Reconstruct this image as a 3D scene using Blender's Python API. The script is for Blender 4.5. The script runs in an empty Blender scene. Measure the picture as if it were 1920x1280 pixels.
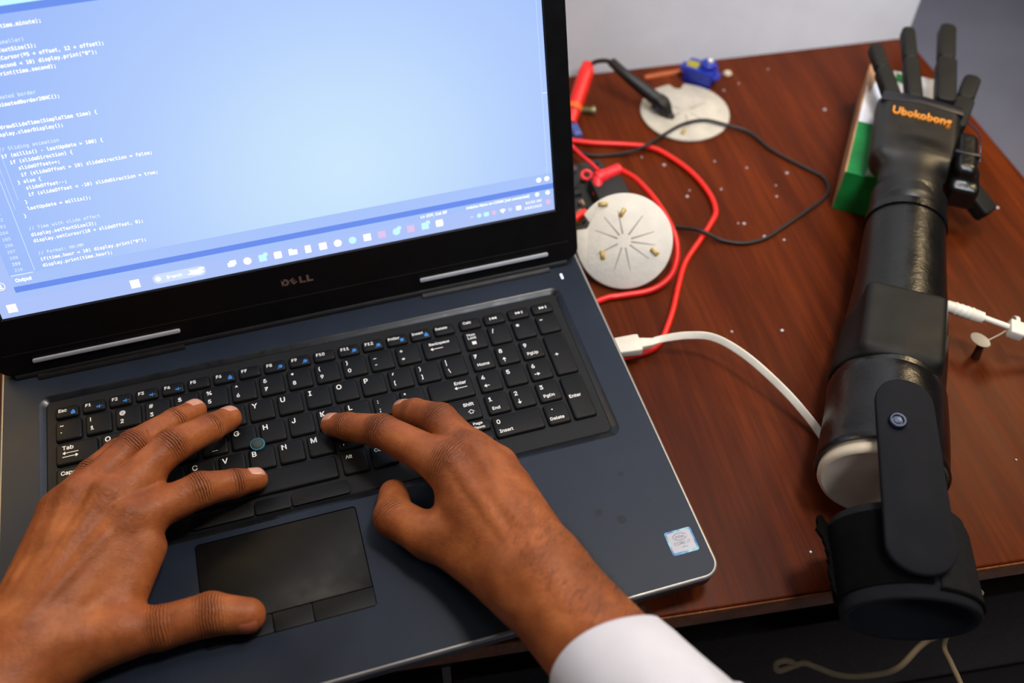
import bpy, bmesh, math, random, os
import numpy as np
from mathutils import Vector, Matrix
random.seed(7); rng = np.random.default_rng(7)
S = bpy.context.scene
COL = S.collection
# All shapes are written in millimetres in the laptop's own frame (x right, y to the hinge,
# z up, z=0 at the key tops); the desk top lies at z=-26 and 750 mm above the floor.
ZOFF = 776.0
def W(x, y, z): return Vector((x/1000., y/1000., (z+ZOFF)/1000.))
SHOW_HANDS = True
# ------------------------------------------------------------------ camera
cd = bpy.data.cameras.new('camera'); cam = bpy.data.objects.new('camera', cd); COL.objects.link(cam)
CAMP = (178.637, -429.974, 552.443)
CR = Matrix(((0.9586026756542666, -0.28442061810117947, 0.013631662679039855),
             (0.21408613942815669, 0.751460223131762, 0.6240790478419677),
             (-0.1877446008097169, -0.5953254950441248, 0.7812422926449357)))
cam.matrix_world = Matrix.Translation(W(*CAMP)) @ CR.transposed().to_4x4()
cd.sensor_width = 36; cd.lens = 35.005; cd.clip_start = 0.02; cd.clip_end = 30
cd.dof.use_dof = True; cd.dof.focus_distance = 0.642; cd.dof.aperture_fstop = 3.8
S.camera = cam
# ------------------------------------------------------------------ world, lights, exposure
wd = bpy.data.worlds.new('world'); S.world = wd; wd.use_nodes = True
wd.node_tree.nodes['Background'].inputs[0].default_value = (0.75, 0.80, 1.0, 1)
wd.node_tree.nodes['Background'].inputs[1].default_value = 0.06
def area(name, loc, target, size, power, col, sy=None):
    l = bpy.data.lights.new(name, 'AREA'); l.energy = power; l.color = col
    l.shape = 'RECTANGLE'; l.size = size; l.size_y = sy or size
    o = bpy.data.objects.new(name, l); COL.objects.link(o); o.location = W(*loc)
    d = W(*target) - W(*loc); o.rotation_euler = d.to_track_quat('-Z', 'Y').to_euler(); return o
area('key_lamp', (640, -60, 1350), (350, -20, 0), 0.20, 15., (1.0, 0.88, 0.76))
area('wall_lamp', (860, 200, 1150), (350, 0, 0), 0.26, 1.0, (1.0, 0.84, 0.68))
ct = area('wall_wash', (600, -520, 1500), (760, 340, 330), 0.30, 4.2, (0.88, 0.93, 1.0), 1.0); ct.data.spread = math.radians(48)  # added beam, narrowed and aimed to brighten the back wall
area('window_daylight', (-1000, -900, 1250), (400, 100, 0), 0.9, 1.5, (0.62, 0.78, 1.0), 1.1)
area('lamp_beyond_wall_end', (1430, 266, 1000), (600, -100, 0), 0.34, 13., (1.0, 0.74, 0.42))
area('small_lamp_left', (-175, 275, 400), (0, -60, 0), 0.26, 1.9, (1.0, 0.68, 0.30))
area('high_window_back', (590, 262, 900), (330, -120, 0), 0.55, 3.2, (0.55, 0.72, 1.0), 0.45)
S.view_settings.view_transform = 'Standard'; S.view_settings.look = 'None'
S.view_settings.gamma = 1; S.view_settings.use_curve_mapping = False
S.view_settings.exposure = -0.6
# ------------------------------------------------------------------ materials
def lin(c):
    return tuple(((v/255.)/12.92 if v/255. <= .04045 else ((v/255.+.055)/1.055)**2.4) for v in c)
class M:
    def __init__(s, name, col=(.5, .5, .5), rough=.5, metal=0., spec=.5):
        s.m = bpy.data.materials.new(name); s.m.use_nodes = True; s.t = s.m.node_tree
        s.b = s.t.nodes['Principled BSDF']
        s.b.inputs['Base Color'].default_value = (*col, 1); s.b.inputs['Roughness'].default_value = rough
        s.b.inputs['Metallic'].default_value = metal; s.b.inputs['Specular IOR Level'].default_value = spec
    def n(s, t, **k):
        q = s.t.nodes.new(t)
        for a, v in k.items():
            if hasattr(q, a) and a not in ('Scale',): setattr(q, a, v)
            else: q.inputs[a.replace('_', ' ')].default_value = v
        return q
    def l(s, a, b): s.t.links.new(a, b)
    def coord(s, scale=(1, 1, 1), rot=(0, 0, 0), kind='Object'):
        tc = s.n('ShaderNodeTexCoord'); mp = s.n('ShaderNodeMapping')
        mp.inputs['Scale'].default_value = scale; mp.inputs['Rotation'].default_value = rot
        s.l(tc.outputs[kind], mp.inputs[0]); return mp.outputs[0]
    def noise(s, vec, scale, detail=4, rough=.55):
        q = s.n('ShaderNodeTexNoise'); s.l(vec, q.inputs['Vector'])
        q.inputs['Scale'].default_value = scale; q.inputs['Detail'].default_value = detail
        q.inputs['Roughness'].default_value = rough; return q.outputs['Fac']
    def ramp(s, fac, stops):
        q = s.n('ShaderNodeValToRGB'); s.l(fac, q.inputs[0]); e = q.color_ramp.elements
        while len(e) < len(stops): e.new(.5)
        for el, (p, c) in zip(e, stops): el.position = p; el.color = (*c, 1) if len(c) == 3 else c
        return q.outputs[0]
    def mix(s, f, a, b, mode='MIX'):
        q = s.n('ShaderNodeMix'); q.data_type = 'RGBA'; q.blend_type = mode
        for i, v in ((0, f), (6, a), (7, b)):
            if hasattr(v, 'is_output'): s.l(v, q.inputs[i])
            else: q.inputs[i].default_value = v if i == 0 else (*v, 1)
        return q.outputs[2]
    def math(s, op, a, b=0., c=None):
        q = s.n('ShaderNodeMath'); q.operation = op
        for i, v in enumerate((a, b) + ((c,) if c is not None else ())):
            if hasattr(v, 'is_output'): s.l(v, q.inputs[i])
            else: q.inputs[i].default_value = v
        return q.outputs[0]
    def bump(s, h, strength=.3, dist=.001, prev=None):
        q = s.n('ShaderNodeBump'); q.inputs['Strength'].default_value = strength
        q.inputs['Distance'].default_value = dist; s.l(h, q.inputs['Height'])
        if prev is not None: s.l(prev, q.inputs['Normal'])
        s.l(q.outputs[0], s.b.inputs['Normal']); return q.outputs[0]
def simple(name, col, rough=.5, metal=0, var=.25, nscale=60, bump=.15, bscale=900, bd=.0002, spec=.5):
    m = M(name, col, rough, metal, spec); v = m.coord()
    f = m.noise(v, nscale)
    a = tuple(c*(1-var) for c in col); b = tuple(min(1, c*(1+var)) for c in col)
    m.l(m.ramp(f, [(.3, a), (.7, b)]), m.b.inputs['Base Color'])
    r = m.math('MULTIPLY_ADD', m.noise(v, nscale*1.7), .25, rough-.12); m.l(r, m.b.inputs['Roughness'])
    if bump: m.bump(m.noise(v, bscale, 3), bump, bd)
    return m.m
def emit(name, col, st=1.):
    m = M(name, (0, 0, 0), .3); m.b.inputs['Emission Color'].default_value = (*col, 1)
    m.b.inputs['Emission Strength'].default_value = st*1.5; m.b.inputs['Specular IOR Level'].default_value = .2; return m.m
# worn plastic of the laptop
def laptop_plastic(name, col, rough, dust=.5, spots=()):
    m = M(name, col, rough, 0, .22); v = m.coord()
    n1 = m.noise(v, 14, 5); n2 = m.noise(v, 600, 2)
    c = m.ramp(n1, [(.3, tuple(k*.75 for k in col)), (.75, tuple(k*1.25 for k in col))])
    specks = m.ramp(m.noise(v, 420, 3, .7), [(.66, (0, 0, 0)), (.72, (1, 1, 1))])
    for sx_, sy_, sr_ in spots:                 # greasy finger spots
        vm = m.n('ShaderNodeVectorMath'); vm.operation = 'DISTANCE'; m.l(v, vm.inputs[0]); vm.inputs[1].default_value = (sx_, sy_, .026)
        c = m.mix(m.ramp(m.math('DIVIDE', vm.outputs['Value'], sr_*1.3), [(.7, (.75, .75, .75)), (1., (0, 0, 0))]), c, tuple(k*.35 for k in col))
    sp = m.math('MULTIPLY', specks, m.math('MULTIPLY', m.ramp(m.noise(v, 30, 3), [(.5, (0, 0, 0)), (.7, (1, 1, 1))]), dust))
    c = m.mix(sp, c, (.10, .085, .06)); m.l(c, m.b.inputs['Base Color'])
    m.l(m.math('MULTIPLY_ADD', n1, .3, rough-.15), m.b.inputs['Roughness'])
    m.bump(n2, .25, .00012); return m.m
MAT = {}
MAT['deck'] = laptop_plastic('laptop_deck_plastic', lin((30, 39, 54)), .42, spots=((.1622, -.0936, .0027), (.1735, -.0625, .0016), (.150, -.085, .0022)))
MAT['tray'] = laptop_plastic('keyboard_tray_plastic', lin((25, 27, 30)), .55, .12)
MAT['key'] = laptop_plastic('key_plastic', lin((14, 15, 17)), .5, .12)
MAT['bezel'] = simple('screen_bezel_plastic', lin((11, 11, 13)), .42, spec=.25, bump=.1)
MAT['base'] = simple('base_side_plastic', lin((24, 23, 24)), .5)
MAT['trim'] = simple('silver_trim', lin((150, 149, 148)), .4, .7, .1)
MAT['hinge'] = simple('polished_hinge_cover', lin((205, 210, 222)), .35, .2, .06, bump=.05)
MAT['pad'] = simple('touchpad_surface', lin((14, 13, 11)), .5, bump=.08, spec=.22)
MAT['gap'] = simple('dark_gap', (.002, .002, .002), .9, bump=0, spec=.1)
MAT['legend'] = M('white_print', lin((235, 235, 235)), .5).m
MAT['legend'].node_tree.nodes['Principled BSDF'].inputs['Emission Color'].default_value = (1, 1, 1, 1)
MAT['legend'].node_tree.nodes['Principled BSDF'].inputs['Emission Strength'].default_value = .12   # backlit letters
MAT['blueprint'] = M('blue_print', lin((45, 130, 215)), .5).m
MAT['led'] = emit('power_led', (.75, .72, 1.0), 2.0)
MAT['track'] = simple('trackpoint_rubber', lin((54, 66, 64)), .8, bump=.8, bscale=2500)
MAT['trackring'] = simple('trackpoint_ring_plastic', lin((40, 120, 145)), .4)
MAT['logo'] = simple('logo_metal', lin((150, 125, 110)), .4, .5)
# ------------------------------------------------------------------ mesh helpers
def mesh(name, V, F, mat=None, parent=None, origin=(0, 0, 0), smooth=False, loc=None):
    me = bpy.data.meshes.new(name)
    o3 = np.array(origin, float)
    Vn = (np.asarray(V, float).reshape(-1, 3) - o3)*.001
    me.from_pydata([tuple(v) for v in Vn], [], [tuple(int(i) for i in f) for f in F]); me.update()
    return link(name, me, mat, parent, loc, smooth)
def link(name, me, mat=None, parent=None, loc=None, smooth=False):
    if mat is not None and not me.materials: me.materials.append(mat)
    if smooth: me.polygons.foreach_set('use_smooth', [True]*len(me.polygons))
    o = bpy.data.objects.new(name, me); COL.objects.link(o)
    if parent is not None:
        o.parent = parent
        if loc is not None: o.location = Vector(loc)*.001
    elif loc is not None: o.location = W(*loc)
    return o
class G:                                   # geometry collector in mm
    def __init__(s): s.V = []; s.F = []
    def add(s, V, F):
        b = len(s.V); s.V += [tuple(v) for v in V]; s.F += [tuple(i+b for i in f) for f in F]; return s
    def xf(s, mat): s.V = [tuple(mat @ Vector(v)) for v in s.V]; return s
def build(name, g, mat, parent=None, origin=(0, 0, 0), smooth=False, bevel=0, seg=2, auto=35, loc=None):
    me = bpy.data.meshes.new(name)
    Vn = (np.asarray(g.V, float).reshape(-1, 3) - np.array(origin, float))*.001
    me.from_pydata([tuple(v) for v in Vn], [], g.F)
    bm = bmesh.new(); bm.from_mesh(me)
    bmesh.ops.remove_doubles(bm, verts=bm.verts, dist=1e-6)
    bmesh.ops.recalc_face_normals(bm, faces=bm.faces)
    if bevel:
        ed = [e for e in bm.edges if len(e.link_faces) == 2 and e.calc_face_angle(0) > math.radians(auto)]
        bmesh.ops.bevel(bm, geom=ed, offset=bevel*.001, segments=seg, affect='EDGES', profile=.6, clamp_overlap=True)
    if smooth or bevel:
        for f in bm.faces: f.smooth = True
        for e in bm.edges:
            if len(e.link_faces) == 2 and e.calc_face_angle(0) > math.radians(auto+10): e.smooth = False
    bm.to_mesh(me); bm.free()
    return link(name, me, mat, parent, loc, False)
def box(x0, y0, z0, x1, y1, z1):
    return ([(x0, y0, z0), (x1, y0, z0), (x1, y1, z0), (x0, y1, z0), (x0, y0, z1), (x1, y0, z1), (x1, y1, z1), (x0, y1, z1)],
            [(0, 3, 2, 1), (4, 5, 6, 7), (0, 1, 5, 4), (1, 2, 6, 5), (2, 3, 7, 6), (3, 0, 4, 7)])
def boxg(*a): return G().add(*box(*a))
def rr(x0, y0, x1, y1, r, n=6):
    if not hasattr(r, '__len__'): r = (r,)*4           # order: BL, BR, TR, TL
    P = []
    for (cx, cy, a0), q in zip(((x0, y0, 180), (x1, y0, 270), (x1, y1, 0), (x0, y1, 90)), r):
        ox = cx + (q if cx == x0 else -q); oy = cy + (q if cy == y0 else -q)
        for i in range(n+1):
            a = math.radians(a0 + 90*i/n); P.append((ox + q*math.cos(a), oy + q*math.sin(a)))
    return P
def loft(loops, cap0=True, cap1=True, closed=True):
    g = G(); n = len(loops[0]); V = [p for L in loops for p in L]; F = []
    for k in range(len(loops)-1):
        for i in range(n if closed else n-1):
            j = (i+1) % n; F.append((k*n+i, k*n+j, (k+1)*n+j, (k+1)*n+i))
    if cap0: F.append(tuple(range(n))[::-1])
    if cap1: F.append(tuple((len(loops)-1)*n+i for i in range(n)))
    return g.add(V, F)
def z3(P, z): return [(x, y, z) for x, y in P]
def catmull(P, n=8):
    P = [np.array(p, float) for p in P]; P = [2*P[0]-P[1]] + P + [2*P[-1]-P[-2]]; out = []
    for i in range(1, len(P)-2):
        for k in range(n):
            t = k/n; a, b, c, d = P[i-1:i+3]
            out.append(.5*((2*b)+(-a+c)*t+(2*a-5*b+4*c-d)*t*t+(-a+3*b-3*c+d)*t**3))
    out.append(P[-2]); return out
def tube(P, r, seg=10, n=8, flat=1., caps=True):
    C = catmull(P, n) if n > 1 else [np.array(p, float) for p in P]
    R = r if hasattr(r, '__len__') else [r]*len(P)
    Rr = np.interp(np.linspace(0, len(R)-1, len(C)), range(len(R)), R)
    loops = []; up = np.array((0, 0, 1.))
    for i, c in enumerate(C):
        t = C[min(i+1, len(C)-1)] - C[max(i-1, 0)]; t = t/(np.linalg.norm(t)+1e-9)
        s = np.cross(up, t)
        s = s/np.linalg.norm(s) if np.linalg.norm(s) > .05 else np.array((1., 0, 0))
        u = np.cross(t, s)
        loops.append([tuple(c + Rr[i]*(math.cos(a)*s*flat + math.sin(a)*u)) for a in np.linspace(0, 2*math.pi, seg, False)])
    return loft(loops, caps, caps)
def lathe(prof, seg=48, M4=None, caps=(True, True)):     # prof: (radius, height)
    loops = [[(r*math.cos(a), r*math.sin(a), z) for a in np.linspace(0, 2*math.pi, seg, False)] for r, z in prof]
    g = loft(loops, *caps)
    return g.xf(M4) if M4 is not None else g
def frame(o, x, z):
    x = Vector(x).normalized(); z = Vector(z); z = (z - z.dot(x)*x).normalized(); y = z.cross(x)
    m = Matrix((x, y, z)).transposed().to_4x4(); m.translation = Vector(o); return m
def tag(o, label=None, cat=None, group=None, kind=None):
    if label: o['label'] = label
    if cat: o['category'] = cat
    if group: o['group'] = group
    if kind: o['kind'] = kind
    return o
def thing(name, loc, label, cat, group=None):
    o = bpy.data.objects.new(name, None); COL.objects.link(o); o.location = W(*loc); o.empty_display_size = .01
    return tag(o, label, cat, group)
# ------------------------------------------------------------------ text helper
def font(names):
    for n in names:
        for root in (bpy.utils.resource_path('LOCAL'), bpy.utils.system_resource('DATAFILES')):
            p = os.path.join(root, 'datafiles', 'fonts', n) if not root.endswith('datafiles') else os.path.join(root, 'fonts', n)
            try:
                if os.path.exists(p): return bpy.data.fonts.load(p)
            except Exception: pass
    return None
F_SANS = font(['Inter.woff2']); F_MONO = font(['DejaVuSansMono.woff2'])
_tc = {}
def glyphs(body, f=None, bold=0., ext=0.):
    k = (body, f.name if f else '', bold, ext)
    if k not in _tc:
        c = bpy.data.curves.new('txt', 'FONT'); c.body = body; c.resolution_u = 3; c.offset = bold; c.extrude = ext
        if f: c.font = f
        o = bpy.data.objects.new('txt', c); COL.objects.link(o); me = o.to_mesh()
        V = np.array([v.co[:] for v in me.vertices]).reshape(-1, 3); Fc = [tuple(p.vertices) for p in me.polygons]
        o.to_mesh_clear(); bpy.data.objects.remove(o); bpy.data.curves.remove(c); _tc[k] = (V, Fc)
    return _tc[k]
_cap = {}
def cap(f):
    k = f.name if f else ''
    if k not in _cap: _cap[k] = np.ptp(glyphs('H', f)[0][:, 1])
    return _cap[k]
def text(body, h, x=0, y=0, f=F_SANS, bold=.02, align='l', wide=1., ext=0.):
    V, Fc = glyphs(body, f, bold, ext); s = h/cap(f); V = V*s; V = V*np.array((wide, 1, 1))
    if len(V) == 0: return [], []
    if align == 'l': V[:, 0] -= V[:, 0].min()
    elif align == 'c': V[:, 0] -= (V[:, 0].min()+V[:, 0].max())/2
    else: V[:, 0] -= V[:, 0].max()
    return [(a+x, b+y, c) for a, b, c in V], Fc
# ================================================================== setting
TZ = -26.
def wood(name, dark, mid, light, rough):
    m = M(name, mid, rough, 0, .07); v = m.coord((1, 1, 1), (0, 0, math.radians(4)))
    warp = m.n('ShaderNodeMapping'); warp.inputs['Scale'].default_value = (1, .10, 1); m.l(v, warp.inputs[0])
    w2 = m.n('ShaderNodeMapping'); w2.inputs['Scale'].default_value = (1, .035, 1); m.l(v, w2.inputs[0])
    broad = m.noise(warp.outputs[0], 11, 3, .5); fine = m.noise(w2.outputs[0], 330, 4, .6); mid_ = m.noise(warp.outputs[0], 60, 4, .6)
    c = m.ramp(m.math('ADD', m.math('MULTIPLY', broad, .6), m.math('MULTIPLY', mid_, .4)), [(.30, dark), (.5, mid), (.70, light)])
    c = m.mix(m.math('MULTIPLY', m.ramp(fine, [(.42, (1, 1, 1)), (.62, (0, 0, 0))]), .38), c, dark)
    scr = m.ramp(m.noise(m.coord((1, 1, 1)), 55, 6, .75), [(.70, (0, 0, 0)), (.76, (1, 1, 1))])
    c = m.mix(m.math('MULTIPLY', scr, .35), c, (.22, .10, .07)); m.l(c, m.b.inputs['Base Color'])
    m.l(m.math('MULTIPLY_ADD', fine, .22, rough-.08), m.b.inputs['Roughness'])
    m.bump(m.math('ADD', fine, m.math('MULTIPLY', mid_, .6)), .22, .0004); return m.m
MAT['wood'] = wood('varnished_red_brown_wood', lin((50, 18, 6)), lin((86, 34, 10)), lin((116, 50, 17)), .36)
MAT['woodedge'] = wood('worn_wood_edge', lin((70, 36, 18)), lin((120, 70, 38)), lin((160, 105, 60)), .4)
MAT['wooddark'] = wood('shade_darkened_wood', lin((12, 6, 4)), lin((19, 10, 7)), lin((26, 14, 9)), .5)  # dark wood, darkened further to stand for the sitter's shade
def plaster(name, col):
    m = M(name, col, .85, 0, .2); v = m.coord(); n1 = m.noise(v, 5, 6, .6); n2 = m.noise(v, 60, 4)
    c = m.ramp(n1, [(.3, tuple(k*.86 for k in col)), (.7, tuple(min(1, k*1.08) for k in col))])
    m.l(c, m.b.inputs['Base Color']); m.bump(m.math('ADD', n1, m.math('MULTIPLY', n2, .3)), .3, .004); return m.m
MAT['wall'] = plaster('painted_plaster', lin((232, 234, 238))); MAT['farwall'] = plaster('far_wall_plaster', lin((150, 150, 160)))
MAT['floor'] = plaster('grey_blue_cement', lin((172, 176, 200)))
ang = math.radians(-5.0); dx = Vector((math.cos(ang), math.sin(ang), 0)); dy = Vector((-math.sin(ang), math.cos(ang), 0))
def st(name, g, mat, parent=None): return tag(build(name, g, mat, parent, origin=(0, 0, -ZOFF) if parent is None else (0, 0, 0)), kind='structure')
o = st('floor', boxg(-2200, -2200, -796, 3200, 3000, -776), MAT['floor'])
# back wall ends at the desk's corner; beyond it the room goes on
BR = Vector((806, 276, 0)); BL = BR - dx*1700
def slab(a, b, th, z0, z1):
    d = (b-a).normalized(); n = Vector((-d.y, d.x, 0))*th; P = [a, b, b+n, a+n]
    return loft([[(p.x, p.y, z0) for p in P], [(p.x, p.y, z1) for p in P]])
st('wall_back', slab(BL, BR, 160, -776, 1700), MAT['wall'])
st('wall_far', slab(Vector((-2000, 2900, 0)), Vector((3100, 2900, 0)), 60, -776, 1700), MAT['farwall'])
st('wall_right', slab(Vector((3100, 2900, 0)), Vector((3100, -2100, 0)), 60, -776, 1700), MAT['farwall'])
# desk: top with its worn front edge, drawer front and legs
desk = thing('desk', (300, 0, -776), 'red-brown varnished wooden desk with a worn front edge, under the laptop and everything else', 'desk')
DO = (300, 0, -776)
A = Vector((804, 274, 0)); B = Vector((786, 50, 0)); B = A + (B-A).normalized()*523; 
fl = Vector((344.3, -220, 0)); fr = Vector((580.8, -249.7, 0)); fd = (fr-fl).normalized()
B = fl + fd*((A.x-20-fl.x)/fd.x) ; FL = fl - fd*560; AL = A - dx*1010
quad = [FL, B, A, AL]
build('desk_top', loft([[(p.x, p.y, TZ-20) for p in quad], [(p.x, p.y, TZ) for p in quad]]), MAT['wood'], desk, DO, bevel=1.6, seg=3)
nrm = Vector((-fd.y, fd.x, 0))
def along(a, b, off0, off1, z0, z1):
    P = [a+nrm*off0, b+nrm*off0, b+nrm*off1, a+nrm*off1]
    return loft([[(p.x, p.y, z0) for p in P], [(p.x, p.y, z1) for p in P]])
build('edge_strip', along(FL, B, -1.4, 0, TZ-19, TZ-1.2), MAT['woodedge'], desk, DO, bevel=.6)
build('front_rail', along(FL+fd*20, B-fd*20, 14, 30, -92, TZ-20), MAT['wooddark'], desk, DO, bevel=1)
dr = build('drawer_front', along(FL+fd*430, B-fd*45, 6, 24, -260, -96), MAT['wooddark'], desk, DO, bevel=2)
build('drawer_front', along(FL+fd*45, FL+fd*424, 6, 24, -260, -96), MAT['wooddark'], desk, DO, bevel=2)
for a_, b_ in ((430, None), (45, 424)): build('cupboard_door', along(FL+fd*a_, B-fd*45 if b_ is None else FL+fd*b_, 6, 24, -740, -266), MAT['wooddark'], desk, DO, bevel=2)
build('back_panel', along(FL+fd*20, B-fd*20, 470, 484, -500, TZ-20), MAT['wooddark'], desk, DO, bevel=1)
for p in (FL+fd*22+nrm*34, B-fd*62+nrm*34, FL+fd*22+nrm*440, B-fd*62+nrm*420):
    build('leg', boxg(p.x, p.y, -776, p.x+42, p.y+42, TZ-20), MAT['wooddark'], desk, DO, bevel=2)
# ================================================================== laptop
LO = (174.5, -70, TZ)
lap = thing('laptop', LO, 'large black laptop with a silver trim, open and lit, under both hands', 'laptop')
X0, X1, Y0, Y1 = -33.8, 382.8, -214.5, 67.0
N = 8
# underside / body
L = []
for ins, z in ((14, -24), (5, -22), (1.2, -12), (0.9, -4.2)):
    L.append(z3(rr(X0+ins, Y0+ins, X1-ins, Y1-ins*.5, (10, 10, 6, 6), N), z))
build('base', loft(L, True, True), MAT['base'], lap, LO, smooth=True, auto=40)
for fx, fy in ((0, -190), (349, -190), (0, 45), (349, 45)):
    build('rubber_foot', lathe([(9, -26), (9, -23.2)], 20, Matrix.Translation((fx, fy, 0))), MAT['gap'], lap, LO)
tr = [z3(rr(X0+.9, Y0+.9, X1-.9, Y1-.5, (10, 10, 6, 6), N), -4.4), z3(rr(X0, Y0, X1, Y1, (10.6, 10.6, 6, 6), N), -3.0),
      z3(rr(X0, Y0, X1, Y1, (10.6, 10.6, 6, 6), N), -.9), z3(rr(X0+.7, Y0+.7, X1-.7, Y1-.5, (10, 10, 6, 6), N), -.15),
      z3(rr(X0+1.7, Y0+1.7, X1-1.7, Y1-1, (9, 9, 5, 5), N), -.15), z3(rr(X0+1.9, Y0+1.9, X1-1.9, Y1-1.2, (9, 9, 5, 5), N), -.8)]
tag(build('silver_trim', loft(tr, False, False), MAT['trim'], lap, LO, smooth=True, auto=40), 'thin silver rim running round the keyboard deck')
ex0, ex1, ey0, ey1 = X0+1.9, X1-1.9, Y0+1.9, Y1-1.2
KX0, KX1, KY0, KY1 = -9.5, 359.5, -104.0, 31.5
# deck in two flush halves: round the keyboard, round the touchpad
gdk = G()
outer = rr(ex0, -106.0, ex1, ey1, (.01, .01, 5, 5), N); inner = rr(KX0, KY0, KX1, KY1, 7, N)
q = loft([z3(outer, 0), z3(inner, 0)], False, False); gdk.add(q.V, q.F)
MAT['surround'] = simple('glossier_keyboard_surround', lin((19, 21, 25)), .3, bump=.05)
build('keyboard_surround', loft([z3(inner, 0), z3(rr(KX0+1.0, KY0+1.0, KX1-1.0, KY1-1.0, 6.5, N), -.35), z3(rr(KX0+4.2, KY0+5.2, KX1-4.2, KY1-3.6, 4.5, N), -2.6)], False, False), MAT['surround'], lap, LO, smooth=True, auto=40)
TX0, TX1, TYa, TYb = 80.6, 179.6, -176.8, -108.2
outer = rr(ex0, ey0, ex1, -106.0, (9, 9, .01, .01), N); inner = rr(TX0, TYa, TX1, TYb, 2.2, N)
q = loft([z3(outer, 0), z3(inner, 0), z3(rr(TX0+.1, TYa+.1, TX1-.1, TYb-.1, 2.1, N), -1.3)], False, False); gdk.add(q.V, q.F)
me = build('deck', gdk, MAT['deck'], lap, LO, smooth=True, auto=12)
build('keyboard_tray', loft([z3(rr(KX0+3, KY0+4.4, KX1-3, KY1-3, 4, N), -3.4), z3(rr(KX0+4.8, KY0+5.8, KX1-4.8, KY1-4.0, 4, N), -2.4), z3(rr(KX0+5.0, KY0+6.0, KX1-5.0, KY1-4.2, 4, N), -2.1)], False, True), MAT['tray'], lap, LO, smooth=True, auto=25)
build('touchpad_well', boxg(TX0-1, TYa-1, -2.2, TX1+1, TYb+1, -1.2), MAT['gap'], lap, LO)
build('touchpad', loft([z3(rr(TX0+.5, -163.9, TX1-.5, TYb-.5, (.6, .6, 1.6, 1.6), 3), -1.4), z3(rr(TX0+.5, -163.9, TX1-.5, TYb-.5, (.6, .6, 1.6, 1.6), 3), -.35)]), MAT['pad'], lap, LO, bevel=.15, seg=1)
for a, b in ((TX0+.5, 119.3), (119.9, 142.7), (143.3, TX1-.5)):
    build('touchpad_button', loft([z3(rr(a, TYa+.5, b, -164.5, .9, 3), -1.4), z3(rr(a, TYa+.5, b, -164.5, .9, 3), -.1)]), MAT['key'], lap, LO, bevel=.25, seg=2)
for a, b in ((80.5, 118.4), (119.0, 141.6), (142.2, 178.8)):
    build('pointer_button', loft([z3(rr(a, -97.6, b, -87.6, (1.5, 1.5, 2.5, 2.5), 3), -2.4), z3(rr(a, -97.6, b, -87.6, (1.5, 1.5, 2.5, 2.5), 3), -.3)]), MAT['key'], lap, LO, bevel=.4, seg=2)
# power light
tag(build('power_light', loft([z3(rr(364.2, 38.0, 365.9, 43.5, .8, 4), -.1), z3(rr(364.2, 38.0, 365.9, 43.5, .8, 4), .12)]), MAT['led'], lap, LO), 'small glowing white power light')
# --- keys
U = 19.05; PX = 15.058*U; PP = .9501*U
_km = {}
def keymesh(w, h):
    k = (round(w, 2), round(h, 2))
    if k not in _km:
        L = [z3(rr(-w/2, -h/2, w/2, h/2, 1.6, 3), -2.3), z3(rr(-w/2+.2, -h/2+.2, w/2-.2, h/2-.2, 1.6, 3), -.6),
             z3(rr(-w/2+.75, -h/2+.85, w/2-.75, h/2-.5, 1.7, 3), .15), z3(rr(-w/2+1.3, -h/2+1.5, w/2-1.3, h/2-1.1, 1.6, 3), .3)]
        g = loft(L, False, True); o_ = build('key', g, MAT['key'], None, smooth=True, auto=50)
        me_ = o_.data; bpy.data.objects.remove(o_); _km[k] = me_
    return _km[k]
def key(x, y, w, h, legs=(), blue=()):
    o_ = link('key', keymesh(w, h), None, lap, (x-LO[0], y-LO[1], 0-LO[2]))
    for items, mt in ((legs, 'legend'), (blue, 'blueprint')):
        if not items: continue
        g = G()
        for it in items:
            if it[0] == 'poly': g.add([(a, b, 0) for a, b in it[1]], [tuple(range(len(it[1])))])
            else:
                body, hh, ax, ay = it[:4]; al = it[4] if len(it) > 4 else 'l'
                V, Fc = text(body, hh, ax, ay, align=al, bold=.018); g.add(V, Fc)
        if not g.V: continue
        V = [(a, b, .36) for a, b, c in g.V]
        mesh('key_legend', V, g.F, MAT[mt], o_)
    return o_
KW, KH = 16.9, 16.9
def arrow(x, y, L, d='l', w=.5, hd=1.4):
    P = [(0, 0), (hd*1.3, hd), (hd*1.3, w/2), (L, w/2), (L, -w/2), (hd*1.3, -w/2), (hd*1.3, -hd)]
    R = {'l': (1, 0, 0, 1), 'r': (-1, 0, 0, 1), 'u': (0, 1, -1, 0), 'd': (0, 1, 1, 0)}[d]
    return ('poly', [(x+a*R[0]+b*R[1], y+a*R[2]+b*R[3]) for a, b in P])
TL = (-6.2, 2.4)
def two(a, b): return ((a, 3.0, -5.4, 2.4), (b, 3.0, -5.2, -4.6))
def one(a): return ((a, 3.7, -6.0, 2.2),)
num = [('~', '`'), ('!', '1'), ('@', '2'), ('#', '3'), ('$', '4'), ('%', '5'), ('^', '6'), ('&', '7'), ('*', '8'), ('(', '9'), (')', '0'), ('_', '-'), ('+', '=')]
for i, (a, b) in enumerate(num): key((i+.5)*U, 0, KW, KH, two(a, b))
key(13.75*U, 0, KW+.5*U, KH, (('Backspace', 2.1, -8, 2.6), arrow(-8, -.8, 9, 'l')))
key(.75*U, -U, KW+.5*U, KH, (('Tab', 2.9, -9, 3.0), arrow(-9, .3, 10, 'l'), arrow(1, -2.6, 10, 'r')))
for i, c in enumerate('QWERTYUIOP'): key((2+i)*U, -U, KW, KH, one(c))
key(12*U, -U, KW, KH, two('{', '[')); key(13*U, -U, KW, KH, two('}', ']')); key(14*U, -U, KW, KH, two('|', '\\'))
key(.875*U, -2*U, KW+.75*U, KH, (('Caps Lock', 2.8, -12.5, 2.6),))
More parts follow.
